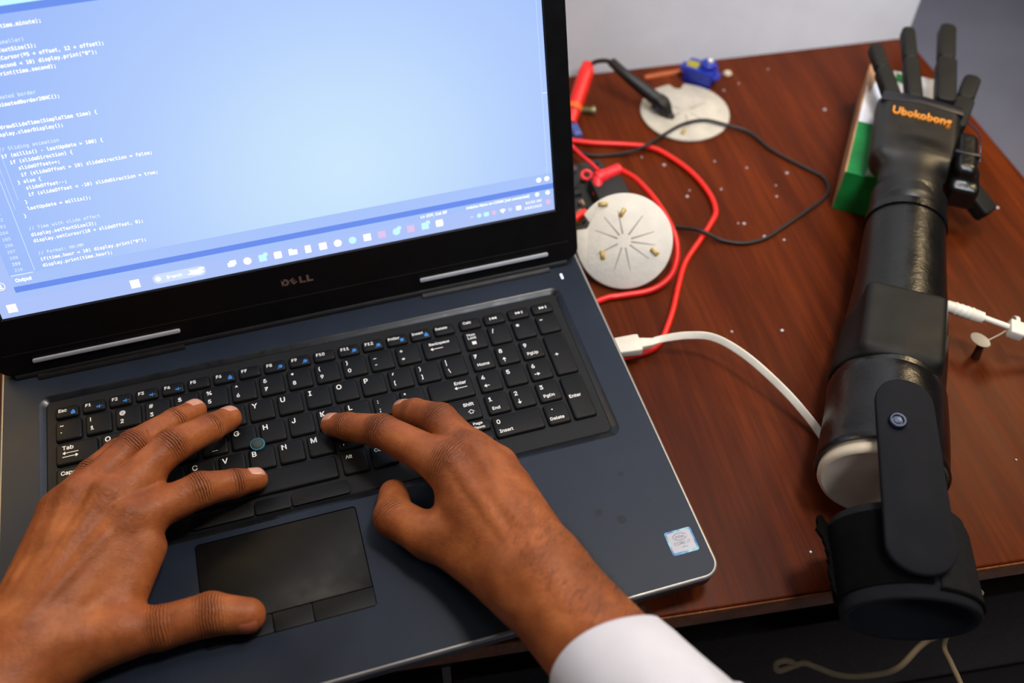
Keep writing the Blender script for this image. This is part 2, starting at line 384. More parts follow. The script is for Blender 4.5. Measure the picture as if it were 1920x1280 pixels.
for i, c in enumerate('ASDFGHJKL'): key((2.25+i)*U, -2*U, KW, KH, one(c) + ((('poly', [(-1.8, -5.6), (1.8, -5.6), (1.8, -5.2), (-1.8, -5.2)]),) if c in 'FJ' and c == 'F' else ()))
key(11.25*U, -2*U, KW, KH, two(':', ';')); key(12.25*U-.5, -2*U, KW, KH, two('"', "'"))
key(13.625*U, -2*U, KW+.75*U, KH, (('Enter', 2.5, 3.0, 2.6), arrow(2.2, -.2, 9, 'l')))
key(1.125*U, -3*U, KW+1.25*U, KH, (('Shift', 2.6, -16, 2),))
for i, c in enumerate('ZXCVBNM'): key((2.75+i)*U, -3*U, KW, KH, one(c))
key(9.75*U, -3*U, KW, KH, two('<', ',')); key(10.75*U, -3*U, KW, KH, two('>', '.')); key(11.75*U, -3*U, KW, KH, two('?', '/'))
def hollow(x, y, s): # shift arrow outline
    o1 = [(0, 1.6), (2.2, -.2), (1.1, -.2), (1.1, -1.5), (-1.1, -1.5), (-1.1, -.2), (-2.2, -.2)]
    P = []; 
    for i in range(7):
        a = o1[i]; b = o1[(i+1) % 7]; P.append(('poly', [(x+a[0]*s, y+a[1]*s), (x+b[0]*s, y+b[1]*s), (x+b[0]*s*.72, y+b[1]*s*.72), (x+a[0]*s*.72, y+a[1]*s*.72)]))
    return P
key(13.375*U, -3*U, KW+1.25*U, KH, [('Shift', 2.5, 9, 2.6)] + hollow(13.2, -2.2, 1.1))
bx = 0
for w_, t_ in ((1.25, 'Ctrl'), (1, 'Fn'), (1, ''), (1.0, 'Alt')):
    key((bx+w_/2)*U, -4*U, KW+(w_-1)*U, KH, ((t_, 2.5, -6, 3),) if t_ else (('poly', [(-5, 2), (-1.4, 2.4), (-1.4, 5.6), (-5, 5.2)]),)); bx += w_
key((4.25+9.2)/2*U, -4*U, KW+3.95*U, KH)
key(9.75*U, -4*U, KW, KH, (('Alt', 2.5, -5.6, 3.2),)); key(10.75*U, -4*U, KW, KH, (('Ctrl', 2.5, -5.6, 3.2),))
for i, (a, b) in enumerate((('Home', 'arrow'), ('', ''), ('', ''))):
    pass
for i in range(3):
    xx = (11.75+i)*U
    t1 = (('Page', 2.0, -4.5, .9), ('Up', 2.0, -4.5, -2.4)) if i == 0 else ((arrow(0, 1.5, 4, 'u'),) if i == 1 else (('Page', 2.0, -3.5, .9), ('Down', 2.0, -3.5, -2.4)))
    key(xx+ (8 if i == 2 else 0), -4*U+4.6, KW-1, 8.2, t1)
    key(xx+ (8 if i == 2 else 0), -4*U-4.8, KW-1, 8.2, (arrow(-2, 0, 4, 'l' if i == 0 else 'r'),) if i != 1 else (arrow(0, -1.5, 4, 'd'),))
FU = 14.5/16*U; FY = 14.9
fl_ = ['Esc'] + ['F%d' % i for i in range(1, 13)] + ['PrtScr', 'Insert', 'Delete']
def ico(kind):
    P = [('poly', [(2.4, -2.6), (4.0, -2.6), (5.0, -1.8), (5.0, -.4), (4.0, .4), (2.4, .2)])]
    if kind == 1: P = [('poly', [(2.6, -2.8), (5.4, -2.8), (5.4, -.6), (2.6, -.6)]), ('poly', [(3.1, -.6), (4.9, -.6), (4.4, .7), (3.6, .7)])]
    if kind == 2: P = [('poly', [(1.8, -2.0), (3.2, -2.0), (3.2, -.9), (1.8, -.9)]), ('poly', [(3.3, -2.4), (4.2, -2.8), (4.2, .0), (3.3, -.5)]), ('poly', [(4.8, -1.6), (5.8, -1.6), (5.8, -1.1), (4.8, -1.1)])]
    if kind == 3: P = [('poly', [(2.4+1.5+1.5*math.cos(a), -1.2+1.5*math.sin(a)) for a in np.linspace(0, 6.0, 9)]), ('poly', [(1.6, -2.9), (2.4, -2.9), (3.4, -1.6), (2.8, -1.4)])]
    return P
kinds = [1, 2, 2, 2, 2, 0, 1, 0, 3, 3, 0, 3, 3, 0, 1, 0]
for i, t_ in enumerate(fl_):
    hh = 2.1 if len(t_) > 3 else 2.4
    bl = ico(kinds[i]) if t_ not in ('F5', 'F7', 'F10', 'Delete') else ()
    o_ = key((i+.5)*FU, FY, FU-2.1, 9.2, ((t_, hh, -5.3 if len(t_) < 4 else -6.0, .2),), bl)
for i, t_ in enumerate(('Calc', 'prev', 'play', 'next')):
    if i == 0: lg = (('Calc', 2.1, -5, .2),)
    else:
        lg = []
        for k in range(2): x_ = -1.2+k*2.0; s_ = -1 if i == 1 else 1; lg.append(('poly', [(x_-s_*.9, -1), (x_+s_*1.1, .2), (x_-s_*.9, 1.4)]))
        lg.append(('poly', [(2.6, -1), (3.2, -1), (3.2, 1.4), (2.6, 1.4)]) if i != 1 else ('poly', [(-3.4, -1), (-2.8, -1), (-2.8, 1.4), (-3.4, 1.4)]))
    key(PX+i*PP, FY, PP-2.1, 9.2, lg)
PW_ = PP-2.15
def np2(a, b): return ((a, 3.2, -5.2, 2.2), (b, 2.3, -4.6, -5.0))
for i, lg in enumerate(((('Num', 2.0, -5, 3.6), ('Lock', 2.0, -5, .8), ('poly', [(-3, -4.4), (0, -4.4), (0, -1.6), (-3, -1.6)])), (('/', 3, -5, 2.4),), (('*', 4, -5, 1.0),), (('-', 4, -5, 2.4),))):
    key(PX+i*PP, 0, PW_, KH, lg)
for i, lg in enumerate((np2('7', 'Home'), (('8', 3.2, -5.2, 2.2), arrow(-3.2, -2, 4, 'u')), np2('9', 'PgUp'))): key(PX+i*PP, -U, PW_, KH, lg)
for i, lg in enumerate(((('4', 3.2, -5.2, 2.2), arrow(-5, -3.4, 4, 'l')), (('5', 3.2, -5.2, 2.2),), (('6', 3.2, -5.2, 2.2), arrow(-1, -3.4, 4, 'r')))): key(PX+i*PP, -2*U, PW_, KH, lg)
for i, lg in enumerate((np2('1', 'End'), (('2', 3.2, -5.2, 2.2), arrow(-3.4, -5.2, 4, 'd')), np2('3', 'PgDn'))): key(PX+i*PP, -3*U, PW_, KH, lg)
key(PX+.5*PP, -4*U, PW_+PP, KH, (('0', 3.2, -14, 2.2), ('Insert', 2.4, -14, -5.0)))
key(PX+2*PP, -4*U, PW_, KH, (('.', 4, -3, 3.2), ('Delete', 2.4, -6, -5.0)))
key(PX+3*PP, -1.5*U, PW_, KH+U, (('+', 3.4, -4, -1.5),)); key(PX+3*PP, -3.5*U, PW_, KH+U, (('Enter', 2.5, -6, -.5),))
# grease spots on the deck and the 0 key
# trackpoint
build('trackpoint', lathe([(4.0, -2.2), (4.0, 1.6), (3.6, 2.3), (2.2, 2.6), (.01, 2.7)], 24, Matrix.Translation((127.2, -46.6, 0)), (True, False)), MAT['track'], lap, LO, smooth=True, auto=45)
tag(build('trackpoint_ring', lathe([(4.0, .2), (4.7, .2), (4.7, 1.7), (4.1, 1.8)], 24, Matrix.Translation((127.2, -46.6, 0)), (False, False)), MAT['trackring'], lap, LO, smooth=True), 'blue ring round the trackpoint')
# --- processor sticker
MAT['stick'] = simple('sticker_foil', lin((168, 168, 176)), .35, .1, .06, bump=0)
m = M('sticker_rim_foil', lin((90, 150, 190)), .4, .1); v = m.coord()
m.l(m.ramp(m.noise(v, 140, 3), [(.35, lin((50, 96, 165))), (.5, lin((80, 150, 185))), (.66, lin((150, 190, 200)))]), m.b.inputs['Base Color']); MAT['stickrim'] = m.m
MAT['ink'] = simple('sticker_grey_ink', lin((66, 82, 112)), .5, bump=0)
sg = build('processor_sticker', loft([z3(rr(358.2, -196.0, 375.6, -179.8, 1.6, 4), .02), z3(rr(358.2, -196.0, 375.6, -179.8, 1.6, 4), .14)]), MAT['stickrim'], lap, LO)
tag(sg, 'small blue-rimmed processor sticker reading intel CORE i7 vPro')
mesh('sticker_face', z3(rr(359.3, -194.2, 374.4, -181.0, 1.0, 4), .17), [tuple(range(20))], MAT['stick'], sg, (174.5, -70, TZ)) if False else None
def child_plane(name, g, mat, par): return mesh(name, g.V, g.F, mat, par, LO)
g = G().add(z3(rr(359.3, -194.4, 374.4, -181.0, 1.0, 4), .17), [tuple(range(20))]); child_plane('sticker_face', g, MAT['stick'], sg)
g = G()
for b_, h_, x_, y_ in (('intel', 2.3, 366.9, -185.7), ('CORE i7', 2.0, 366.9, -189.9), ('vPro', 1.3, 367.6, -192.3)):
    V, Fc = text(b_, h_, x_, y_, align='c', bold=.0); g.add([(a, b, .2) for a, b, c in V], Fc)
nn = 28; ring = [(366.9+4.6*math.cos(a), -184.6+2.5*math.sin(a)) for a in np.linspace(.25, 6.1, nn)]; rin = [(366.9+4.3*math.cos(a), -184.6+2.15*math.sin(a)) for a in np.linspace(.25, 6.1, nn)]
g.add(z3(ring+rin, .2), [(i, i+1, nn+i+1, nn+i) for i in range(nn-1)]); child_plane('sticker_print', g, MAT['ink'], sg)
# ------------------------------------------------------------------ lid and screen
LV = Vector((0, .3288, .9444)).normalized(); LN = Vector((0, -LV.z, LV.y)); LH = Vector((174.5, 52, 0))
LM = Matrix(((1, 0, 0, LH.x), (0, LV.y, LN.y, LH.y), (0, LV.z, LN.z, LH.z), (0, 0, 0, 1)))   # (u, v, w) -> mm
def lidbuild(name, g, mat, par=lap, **k): return build(name, g.xf(LM), mat, par, LO, **k)
def band(u0, v0, u1, v1, w0, w1, r, n=6): return loft([z3(rr(u0, v0, u1, v1, r, n), w0), z3(rr(u0, v0, u1, v1, r, n), w1)])
lidbuild('lid', band(-207.3, 4, 207.3, 282, -9, -1.0, (9, 9, 10, 10)), MAT['base'], bevel=1.2, seg=3)
q = loft([z3(rr(-207.3, 3.6, 207.3, 282, (9, 9, 10, 10), N), -1.2), z3(rr(-207.3, 3.6, 207.3, 282, (9, 9, 10, 10), N), .8), z3(rr(-206.4, 4.4, 206.4, 281, (8.4, 8.4, 9, 9), N), 1.5),
          z3(rr(-192.4, 45.8, 192.4, 264, .4, N), 1.5), z3(rr(-191.4, 46.8, 191.4, 262.6, .3, N), -.2)], False, False)
lidbuild('screen_bezel', q, MAT['bezel'], smooth=True, auto=12)
# seam line and hinge covers
lidbuild('hinge_seam', band(-201, 19.2, 200, 19.9, 1.5, 1.75, .2, 2), MAT['base'])
for a, b in ((-183.5, -85.5), (85.5, 183.5)):
    tag(lidbuild('hinge_strip', band(a, 11.2, b, 14.0, 1.2, 3.0, 1.2, 4), MAT['hinge'], bevel=.5), 'polished metal hinge strip')
    build('hinge_barrel', tube([(174.5+a, 51, -3.0), (174.5+b, 51, -3.0)], 5.2, 20, 1), MAT['bezel'], lap, LO, smooth=True)
build('hinge_cover', tube([(174.5-198, 55, 0), (174.5+198, 55, 0)], 4.6, 18, 1), MAT['base'], lap, LO, smooth=True)
# brand lettering on the bezel with a tilted E
g = G()
V, Fc = text('D', 4.4, -11, 30.3, bold=.045, wide=1.25); g.add(V, Fc)
V, Fc = text('E', 4.0, 0, 0, bold=.035, wide=1.1, align='c'); rt = Matrix.Rotation(math.radians(32), 3, 'Z'); g.add([tuple(rt @ Vector((a, b-2.0, c)) + Vector((-2.7, 32.5, 0))) for a, b, c in V], Fc)
V, Fc = text('L', 4.4, 1.4, 30.3, bold=.045, wide=1.3); g.add(V, Fc)
V, Fc = text('L', 4.4, 6.6, 30.3, bold=.045, wide=1.3); g.add(V, Fc)
g.V = [(a, b, 1.6) for a, b, c in g.V]
tag(mesh('bezel_lettering', G().add(g.V, g.F).xf(LM).V, g.F, MAT['logo'], lap, LO), 'dull metal DELL lettering')
# display panel: brightness of a TN screen seen off-axis varies over its face
m = M('display_editor_area', (0, 0, 0), .35, 0, .25)
tc = m.n('ShaderNodeTexCoord'); sx = m.n('ShaderNodeSeparateXYZ'); m.l(tc.outputs['Generated'], sx.inputs[0])
gx = m.math('SUBTRACT', sx.outputs[0], .62); gy = m.math('SUBTRACT', sx.outputs[2], .28)
d = m.math('SQRT', m.math('ADD', m.math('MULTIPLY', m.math('MULTIPLY', gx, gx), 1.0), m.math('MULTIPLY', m.math('MULTIPLY', gy, gy), .42)))
c = m.ramp(d, [(.0, lin((207, 234, 255))), (.16, lin((197, 225, 254))), (.33, lin((182, 209, 255))), (.6, lin((160, 189, 253)))])
m.l(c, m.b.inputs['Emission Color']); m.b.inputs['Emission Strength'].default_value = 1.5; MAT['disp'] = m.m
def tint(name, a, st=1.0):
    m_ = emit(name, lin(a), st); return m_
MAT['s_band'] = tint('screen_dark_blue', (110, 145, 240)); MAT['s_bar'] = tint('screen_taskbar', (176, 198, 252)); MAT['s_light'] = tint('screen_panel_blue', (170, 198, 253))
MAT['s_white'] = emit('screen_white', (1, 1, 1), 1.35); MAT['s_pale'] = tint('screen_pale', (205, 222, 255), 1.05); MAT['s_pink'] = tint('screen_pink', (225, 195, 235), 1.05)
MAT['s_cyan'] = tint('screen_cyan', (190, 235, 250), 1.2); MAT['s_line'] = tint('screen_soft_text', (222, 236, 255), 1.2); MAT['s_top'] = tint('screen_title_bar', (112, 150, 240), 1.)
dsp = build('display', G().add(*box(-191.4, 46.8, -.6, 191.4, 262.6, .05)).xf(LM), MAT['disp'], lap, LO)
tag(dsp, 'lit blue-white screen showing program code and a taskbar')
def scr(name, g, mat, w=.12):
    g2 = G().add([(a, b, w) for a, b, c in g.V], g.F).xf(LM); return mesh(name, g2.V, g2.F, MAT[mat], dsp, LO)
def rect(u0, v0, u1, v1, r=.01, n=3): P = rr(u0, v0, u1, v1, r, n); return G().add(z3(P, 0), [tuple(range(len(P)))])
scr('taskbar', rect(-191.4, 46.8, 191.4, 59.0), 's_bar', .08)
scr('status_bar', rect(-177.5, 59.0, 191.4, 63.6), 's_light', .08)
scr('panel_band', rect(-177.5, 63.6, 191.4, 67.8), 's_band', .08)
scr('output_panel', rect(-177.5, 67.8, 191.4, 76.0), 's_light', .07)
scr('side_bar', rect(-191.4, 59.0, -177.5, 262), 's_bar', .08)
scr('title_bar', rect(-191.4, 235.5, 191.4, 250.5), 's_top', .08)
scr('menu_bar', rect(-191.4, 239.9, -100, 250.5), 's_cyan', .1)
code = {176: '  display.print(time.minute);', 178: '  // Seconds (smaller)', 179: '  display.setTextSize(1);', 180: '  display.setCursor(95 + offset, 12 + offset);',
 181: '  if (time.second < 10) display.print("0");', 182: '  display.print(time.second);', 185: '  // Animated border', 186: '  drawAnimatedBorder20HC();', 187: '}',
 189: 'void drawSlideTime(SimpleTime time) {', 190: '  display.clearDisplay();', 192: '  // Sliding animation', 193: '  if (millis() - lastUpdate > 100) {', 194: '    if (slideDirection) {',
 195: '      slideOffset++;', 196: '      if (slideOffset > 10) slideDirection = false;', 197: '    } else {', 198: '      slideOffset--;', 199: '      if (slideOffset < -10) slideDirection = true;',
 200: '    }', 201: '    lastUpdate = millis();', 202: '  }', 204: '  // Time with slide effect', 205: '  display.setTextSize(2);', 206: '  display.setCursor(10 + slideOffset, 0);',
 208: '  // Format: HH:MM', 209: '  if(time.hour < 10) display.print("0");', 210: '  display.print(time.hour);'}
CW = 1.755; UC = -159.3; gc = G(); gs = G()
def mono(g_, s_, u, v, h, bold=.03, cw=CW):
    s = h/cap(F_MONO)
    for i, ch in enumerate(s_):
        if ch == ' ': continue
        V, Fc = glyphs(ch, F_MONO, bold); g_.add([(a*s+u+i*cw, b*s+v, 0) for a, b, c in V], Fc)
for ln in range(172, 211):
    v_ = 78.2 + (210-ln)*4.41
    s_ = code.get(ln, '')
    com = s_.strip().startswith('//')
    if s_: mono(gs if com else gc, s_, UC, v_, 2.1, .006 if com else .02)
    mono(gs, str(ln), -173.2, v_, 2.0, 0.01 if ln == 209 else 0)
scr('code_text', gc, 's_white', .16); scr('comment_text', gs, 's_line', .16)
g = G()
for r_ in (rect(-161.6, 76.6, -161.35, 235), rect(-159.2, 120, -159.05, 170), rect(-155.6, 125, -155.45, 158)): g.add(r_.V, r_.F)
r_ = rect(-176.5, 75.6, -162.8, 76.1); g.add(r_.V, r_.F)
r_ = rect(188.0, 134.5, 191.2, 135.0); g.add(r_.V, r_.F); r_ = rect(187.6, 76, 187.75, 235); g.add(r_.V, r_.F)
scr('guide_lines', g, 's_line', .13)
g = G(); V, Fc = text('Output', 2.3, -175, 71.0, bold=.03); g.add(V, Fc); scr('output_heading', g, 's_white', .16)
g = G(); V, Fc = text('Ln 209, Col 37', 2.0, 93, 60.3, bold=.02); g.add(V, Fc)
V, Fc = text('Arduino Nano on COM8 [not connected]', 2.0, 126, 60.3, bold=.02); s_ = max(p[0] for p in V)-126; V = [(126+(a-126)*47/s_, b, c) for a, b, c in V]; g.add(V, Fc); scr('status_text', g, 's_white', .16)
g = G(); V, Fc = text('10:55 AM', 1.9, 182, 55.1, bold=.01, align='r'); g.add(V, Fc); V, Fc = text('2/13/2025', 1.9, 182, 51.2, bold=.01, align='r'); g.add(V, Fc); scr('clock_text', g, 's_white', .16)
g = G(); V, Fc = text('Search', 2.3, -84, 52.4, bold=.01); g.add(V, Fc); scr('search_text', g, 's_white', .16)
for cx, cy, rx in ((-89.6, 53.6, 1.8), (185.6, 54.6, .0), (179.0, 61.2, 1.6), (187.0, 61.2, 1.7), (181.0, 72.0, 1.9), (187.0, 72.0, 1.9)):
    g = G()
    if rx: g.add([(cx+rx*math.cos(a), cy+rx*math.sin(a), 0) for a in np.linspace(0, 6.0, 10)], [tuple(range(10))]); scr('status_icon', g, 's_white', .16)
nn = 20; g = G()
for rr0, rr1, cy in ((3.0, 2.6, 70.0),):
    g.add([(-185+q_*math.cos(a), cy+q_*math.sin(a), 0) for q_ in (rr0, rr1) for a in np.linspace(0, 6.283, nn)], [(i, i+1, nn+i+1, nn+i) for i in range(nn-1)])
g.add([(-185+1.0*math.cos(a), 70.6+1.0*math.sin(a), 0) for a in np.linspace(0, 6, 9)], [tuple(range(9))]); g.add([(-186.6, 68.2, 0), (-183.4, 68.2, 0), (-183.9, 69.3, 0), (-186.1, 69.3, 0)], [(0, 1, 2, 3)])
scr('account_icon', g, 's_white', .16)
scr('search_box', rect(-93, 50.0, -58, 57.2, 3.5, 6), 's_pale', .12)
for k in range(4):   # window-logo tiles, start button
    pass
for k, (cx, cy) in enumerate(((-104.7, 53.4), (-183.3, 53.2))):
    g = G()
    for a in (0, 1):
        for b in (0, 1):
            r_ = rect(cx-3.0+a*3.1, cy-3.0+b*3.1, cx-.1+a*3.1, cy-.1+b*3.1); g.add(r_.V, r_.F)
    scr('taskbar_icon', g, 's_white', .15)
mats = ['s_white', 's_white', 's_cyan', 's_white', 's_white', 's_white', 's_white', 's_white', 's_cyan', 's_white', 's_pink', 's_cyan', 's_pink', 's_cyan', 's_white']
for k in range(15):
    cx = -40.2 + k*10.42; cy = 53.9; g = G()
    if k in (1, 7, 8, 11): g.add([(cx+2.7*math.cos(a), cy+2.7*math.sin(a), 0) for a in np.linspace(0, 5.9, 14)], [tuple(range(14))])
    elif k == 0: r_ = rect(cx-2.9, cy-1.9, cx+1.6, cy+1.2, .3); g.add(r_.V, r_.F); r_ = rect(cx-1.4, cy-.8, cx+2.9, cy+2.6, .3); g.add([(a, b, .01) for a, b, c in r_.V], r_.F)
    elif k == 5: r_ = rect(cx-2, cy-2.8, cx+2, cy+2.8, .3); g.add(r_.V, r_.F)
    elif k == 4: r_ = rect(cx-2.9, cy-2.1, cx+2.9, cy+1.6, .3); g.add(r_.V, r_.F); r_ = rect(cx-2.9, cy+1.6, cx-.2, cy+2.6, .3); g.add(r_.V, r_.F)
    else: r_ = rect(cx-2.6, cy-2.6, cx+2.6, cy+2.6, .9 if k in (3, 14) else .4); g.add(r_.V, r_.F)
    if k in (2, 11, 13): g.add([(cx+2.3+1.6*math.cos(a), cy+2.3+1.6*math.sin(a), 0) for a in np.linspace(0, 5.7, 10)], [tuple(range(10))])
    scr('taskbar_icon', g, mats[k], .15)
g = G(); g.add([(-66, 51.5, 0), (-62.5, 51.2, 0), (-59, 52.6, 0), (-60.5, 53.5, 0), (-58.2, 55.8, 0), (-61.5, 56.2, 0), (-64, 55, 0), (-69, 55.6, 0), (-67.5, 53.6, 0), (-71, 52.6, 0)], [tuple(range(10))]); scr('taskbar_icon', g, 's_white', .15)
for k, (cx, mt) in enumerate(((129.5, 's_line'), (135.0, 's_cyan'), (140.3, 's_cyan'), (146, 's_pink'), (152.5, 's_white'), (158, 's_pale'), (164.5, 's_white'), (187.0, 's_pink'))):
    sz = (1.0, 1.7, 1.9, 1.9, 1.7, 1.5, 1.9, 2.1)[k]; g = G()
    if k in (4,): g.add([(cx, 51.8, 0), (cx+2.2, 54.3, 0), (cx+1, 55.2, 0), (cx-1, 55.2, 0), (cx-2.2, 54.3, 0)], [tuple(range(5))])
    elif k in (0,): g.add([(cx-1.4, 52.8, 0), (cx, 54.4, 0), (cx+1.4, 52.8, 0), (cx, 53.5, 0)], [(0, 3, 1), (3, 2, 1)])
    elif k in (2, 6): r_ = rect(cx-sz, 53.6-sz*.85, cx+sz, 53.6+sz*.85, .4); g.add(r_.V, r_.F)
    else: g.add([(cx+sz*math.cos(a), 53.7+sz*math.sin(a), 0) for a in np.linspace(0, 5.9, 12)], [tuple(range(12))])
    scr('tray_icon', g, mt, .15)
# ================================================================== implicit surfaces
def smin(a, b, k):
    if k <= 0: return np.minimum(a, b)
    h = np.clip(.5+.5*(b-a)/k, 0, 1); return b+(a-b)*h - k*h*(1-h)
def cone(P, a, b, ra, rb):
    a = np.asarray(a, float); ba = np.asarray(b, float)-a; t = np.clip(((P-a)@ba)/(ba@ba+1e-9), 0, 1)
    q = P-a-t[:, None]*ba; return np.sqrt((q*q).sum(1)) - (ra+(rb-ra)*t)
def ell(P, c, r, R=None):
    q = (P-np.asarray(c, float)); q = q@R if R is not None else q
    r = np.asarray(r, float); k0 = np.sqrt(((q/r)**2).sum(1)); k1 = np.sqrt(((q/r**2)**2).sum(1))+1e-9; return k0*(k0-1)/k1
def rbox(P, c, h, r, R=None):
    q = P-np.asarray(c, float); q = q@R if R is not None else q
    q = np.abs(q)-(np.asarray(h, float)-r); return np.sqrt((np.maximum(q, 0)**2).sum(1))+np.minimum(q.max(1), 0)-r
def chain(P, pts, rad, k=3.):
    D = None
    for i in range(len(pts)-1):
        d = cone(P, pts[i], pts[i+1], rad[i], rad[i+1]); D = d if D is None else smin(D, d, k)
    return D
def surface(f, lo, hi, h):
    import openvdb as vdb
    lo = np.array(lo, float); n = np.ceil((np.array(hi)-lo)/h).astype(int)+1
    cs = 4; nc = np.ceil(n/cs).astype(int)+1
    gi = np.stack(np.meshgrid(*[np.arange(k) for k in nc], indexing='ij'), -1).reshape(-1, 3)
    dc = f(lo+gi*h*cs).reshape(nc)
    up = np.repeat(np.repeat(np.repeat(dc, cs, 0), cs, 1), cs, 2)
    off = cs//2; up = up[off:off+n[0], off:off+n[1], off:off+n[2]].copy()
    near = np.argwhere(np.abs(up) < h*cs*1.6+2.0)
    out = np.clip(up, -9, 9).astype(np.float32)
    for s in range(0, len(near), 400000):
        q = near[s:s+400000]; out[q[:, 0], q[:, 1], q[:, 2]] = f(lo+q*h)
    g = vdb.FloatGrid(9.0); g.copyFromArray(np.ascontiguousarray(out))
    pts, quads = g.convertToQuads(isovalue=0.0)
    pts = np.array(pts, float)*h+lo
    return pts, np.array(quads)
def grad(f, P, e=.25):
    g = np.stack([f(P+np.eye(3)[i]*e)-f(P-np.eye(3)[i]*e) for i in range(3)], 1)
    return g/(np.linalg.norm(g, axis=1, keepdims=True)+1e-9)
def surf_obj(name, f, lo, hi, h, mat, parent, origin, attrs=None, refine=1):
    V, Q = surface(f, lo, hi, h)
    for _ in range(refine): V = V - grad(f, V)*np.clip(f(V), -h, h)[:, None]
    me = bpy.data.meshes.new(name); L = (V-np.array(origin, float))*.001
    me.vertices.add(len(L)); me.vertices.foreach_set('co', L.astype(np.float32).ravel())
    me.loops.add(Q.size); me.loops.foreach_set('vertex_index', Q.astype(np.int32).ravel())
    me.polygons.add(len(Q)); me.polygons.foreach_set('loop_start', np.arange(0, Q.size, 4, dtype=np.int32))
    me.update(calc_edges=True); me.validate()
    bm = bmesh.new(); bm.from_mesh(me); bmesh.ops.recalc_face_normals(bm, faces=bm.faces)
    bm.verts.ensure_lookup_table(); bm.to_mesh(me); bm.free()
    if attrs:
        for k, fn in attrs.items():
            a = me.attributes.new(k, 'FLOAT', 'POINT'); a.data.foreach_set('value', fn(V).astype(np.float32))
    me.polygons.foreach_set('use_smooth', [True]*len(me.polygons))
    o_ = link(name, me, mat, parent); return o_, V
# ------------------------------------------------------------------ skin
m = M('brown_skin', (.3, .1, .04), .5, 0, .26); v = m.coord()
def attr(m, n_): q = m.n('ShaderNodeAttribute'); q.attribute_name = n_; return q.outputs['Fac']
jm, ju, pg, wr = attr(m, 'crease_mask'), attr(m, 'crease_coord'), attr(m, 'pigment'), attr(m, 'vein')
n1 = m.noise(v, 45, 5, .6); n2 = m.noise(v, 420, 4, .6)
c = m.ramp(n1, [(.28, lin((126, 68, 35))), (.5, lin((158, 89, 48))), (.72, lin((182, 109, 62)))])
c = m.mix(m.math('MULTIPLY', pg, .62), c, lin((82, 40, 28)))
warp = m.math('ADD', ju, m.math('MULTIPLY', m.math('SUBTRACT', m.noise(v, 150, 3), .5), 2.6))
lines = m.math('SINE', m.math('MULTIPLY', warp, 3.6)); lines = m.math('POWER', m.math('MULTIPLY_ADD', lines, .5, .5), 4.)
fold = m.math('MULTIPLY', lines, jm)
c = m.mix(m.math('MULTIPLY', fold, .6), c, lin((70, 32, 22)))
c = m.mix(m.math('MULTIPLY', m.ramp(n2, [(.5, (0, 0, 0)), (.75, (1, 1, 1))]), .22), c, lin((96, 50, 32)))
m.l(c, m.b.inputs['Base Color'])
m.b.inputs['Subsurface Weight'].default_value = .12; m.b.inputs['Subsurface Radius'].default_value = (1.0, .35, .15); m.b.inputs['Subsurface Scale'].default_value = .003
m.l(m.math('MULTIPLY_ADD', n2, .3, .31), m.b.inputs['Roughness'])
vo = m.n('ShaderNodeTexVoronoi'); m.l(v, vo.inputs['Vector']); vo.inputs['Scale'].default_value = 900
b1 = m.bump(m.math('ADD', m.math('MULTIPLY', vo.outputs['Distance'], .5), n2), .45, .0004)
b2 = m.bump(m.math('MULTIPLY', fold, -1.), 1., .0011, b1)
m.bump(m.math('MULTIPLY', m.noise(v, 210, 3, .6), pg), .9, .0016, b2)
MAT['skin'] = m.m
m = M('fingernail', (.5, .25, .2), .28, 0, .5); v = m.coord()
m.l(m.ramp(m.noise(v, 90, 2), [(.3, lin((190, 132, 112))), (.7, lin((214, 160, 140)))]), m.b.inputs['Base Color'])
m.b.inputs['Subsurface Weight'].default_value = .1; m.b.inputs['Subsurface Scale'].default_value = .002; MAT['nail'] = m.m
MAT['nail2'] = simple('reddish_thumbnail', lin((168, 92, 66)), .35, bump=0)
m = M('white_cotton_shirt', lin((226, 228, 236)), .85, 0, .2); v = m.coord()
wv = m.noise(v, 1400, 2); m.l(m.ramp(m.noise(v, 20, 4), [(.3, lin((208, 210, 222))), (.7, lin((222, 224, 236)))]), m.b.inputs['Base Color'])
m.bump(wv, .35, .0002); MAT['shirt'] = m.m
MAT['hair'] = simple('dark_arm_hair', (.012, .008, .006), .5, bump=0)
P_ = np.array
def hand_field(fingers, palm, kpalm, ridges=()):
    def f(P):
        D = None
        for a, b, ra, rb, k in palm:
            d = cone(P, a, b, ra, rb); D = d if D is None else smin(D, d, k)
        T = D
        for pts, rad, k in fingers:
            T = smin(T, smin(D, chain(P, pts, rad, 2.5), k), 1.2)
        for a, b, ra, rb, k in ridges: T = smin(T, cone(P, a, b, ra, rb), k)
        return T
    return f
def crease_attrs(joints):
    def near(V):
        best = np.full(len(V), 1e9); u = np.zeros(len(V)); mk = np.zeros(len(V))
        for (p, t, r, s, up) in joints:
            q = V-p; a = q@t; e = q-a[:, None]*t; dist = np.sqrt((e*e).sum(1)); dd = np.abs(a)+dist*.6
            mm = np.exp(-(a/s)**2)*(dist < r*1.9)*np.clip(((e/(dist[:, None]+1e-6))@up)*1.6+.1, 0, 1)
            sel = dd < best; best[sel] = dd[sel]; u[sel] = a[sel]; mk[sel] = mm[sel]
        return u, mk
    return {'crease_coord': lambda V: near(V)[0], 'crease_mask': lambda V: near(V)[1]}
def unit(v): v = np.asarray(v, float); return v/np.linalg.norm(v)
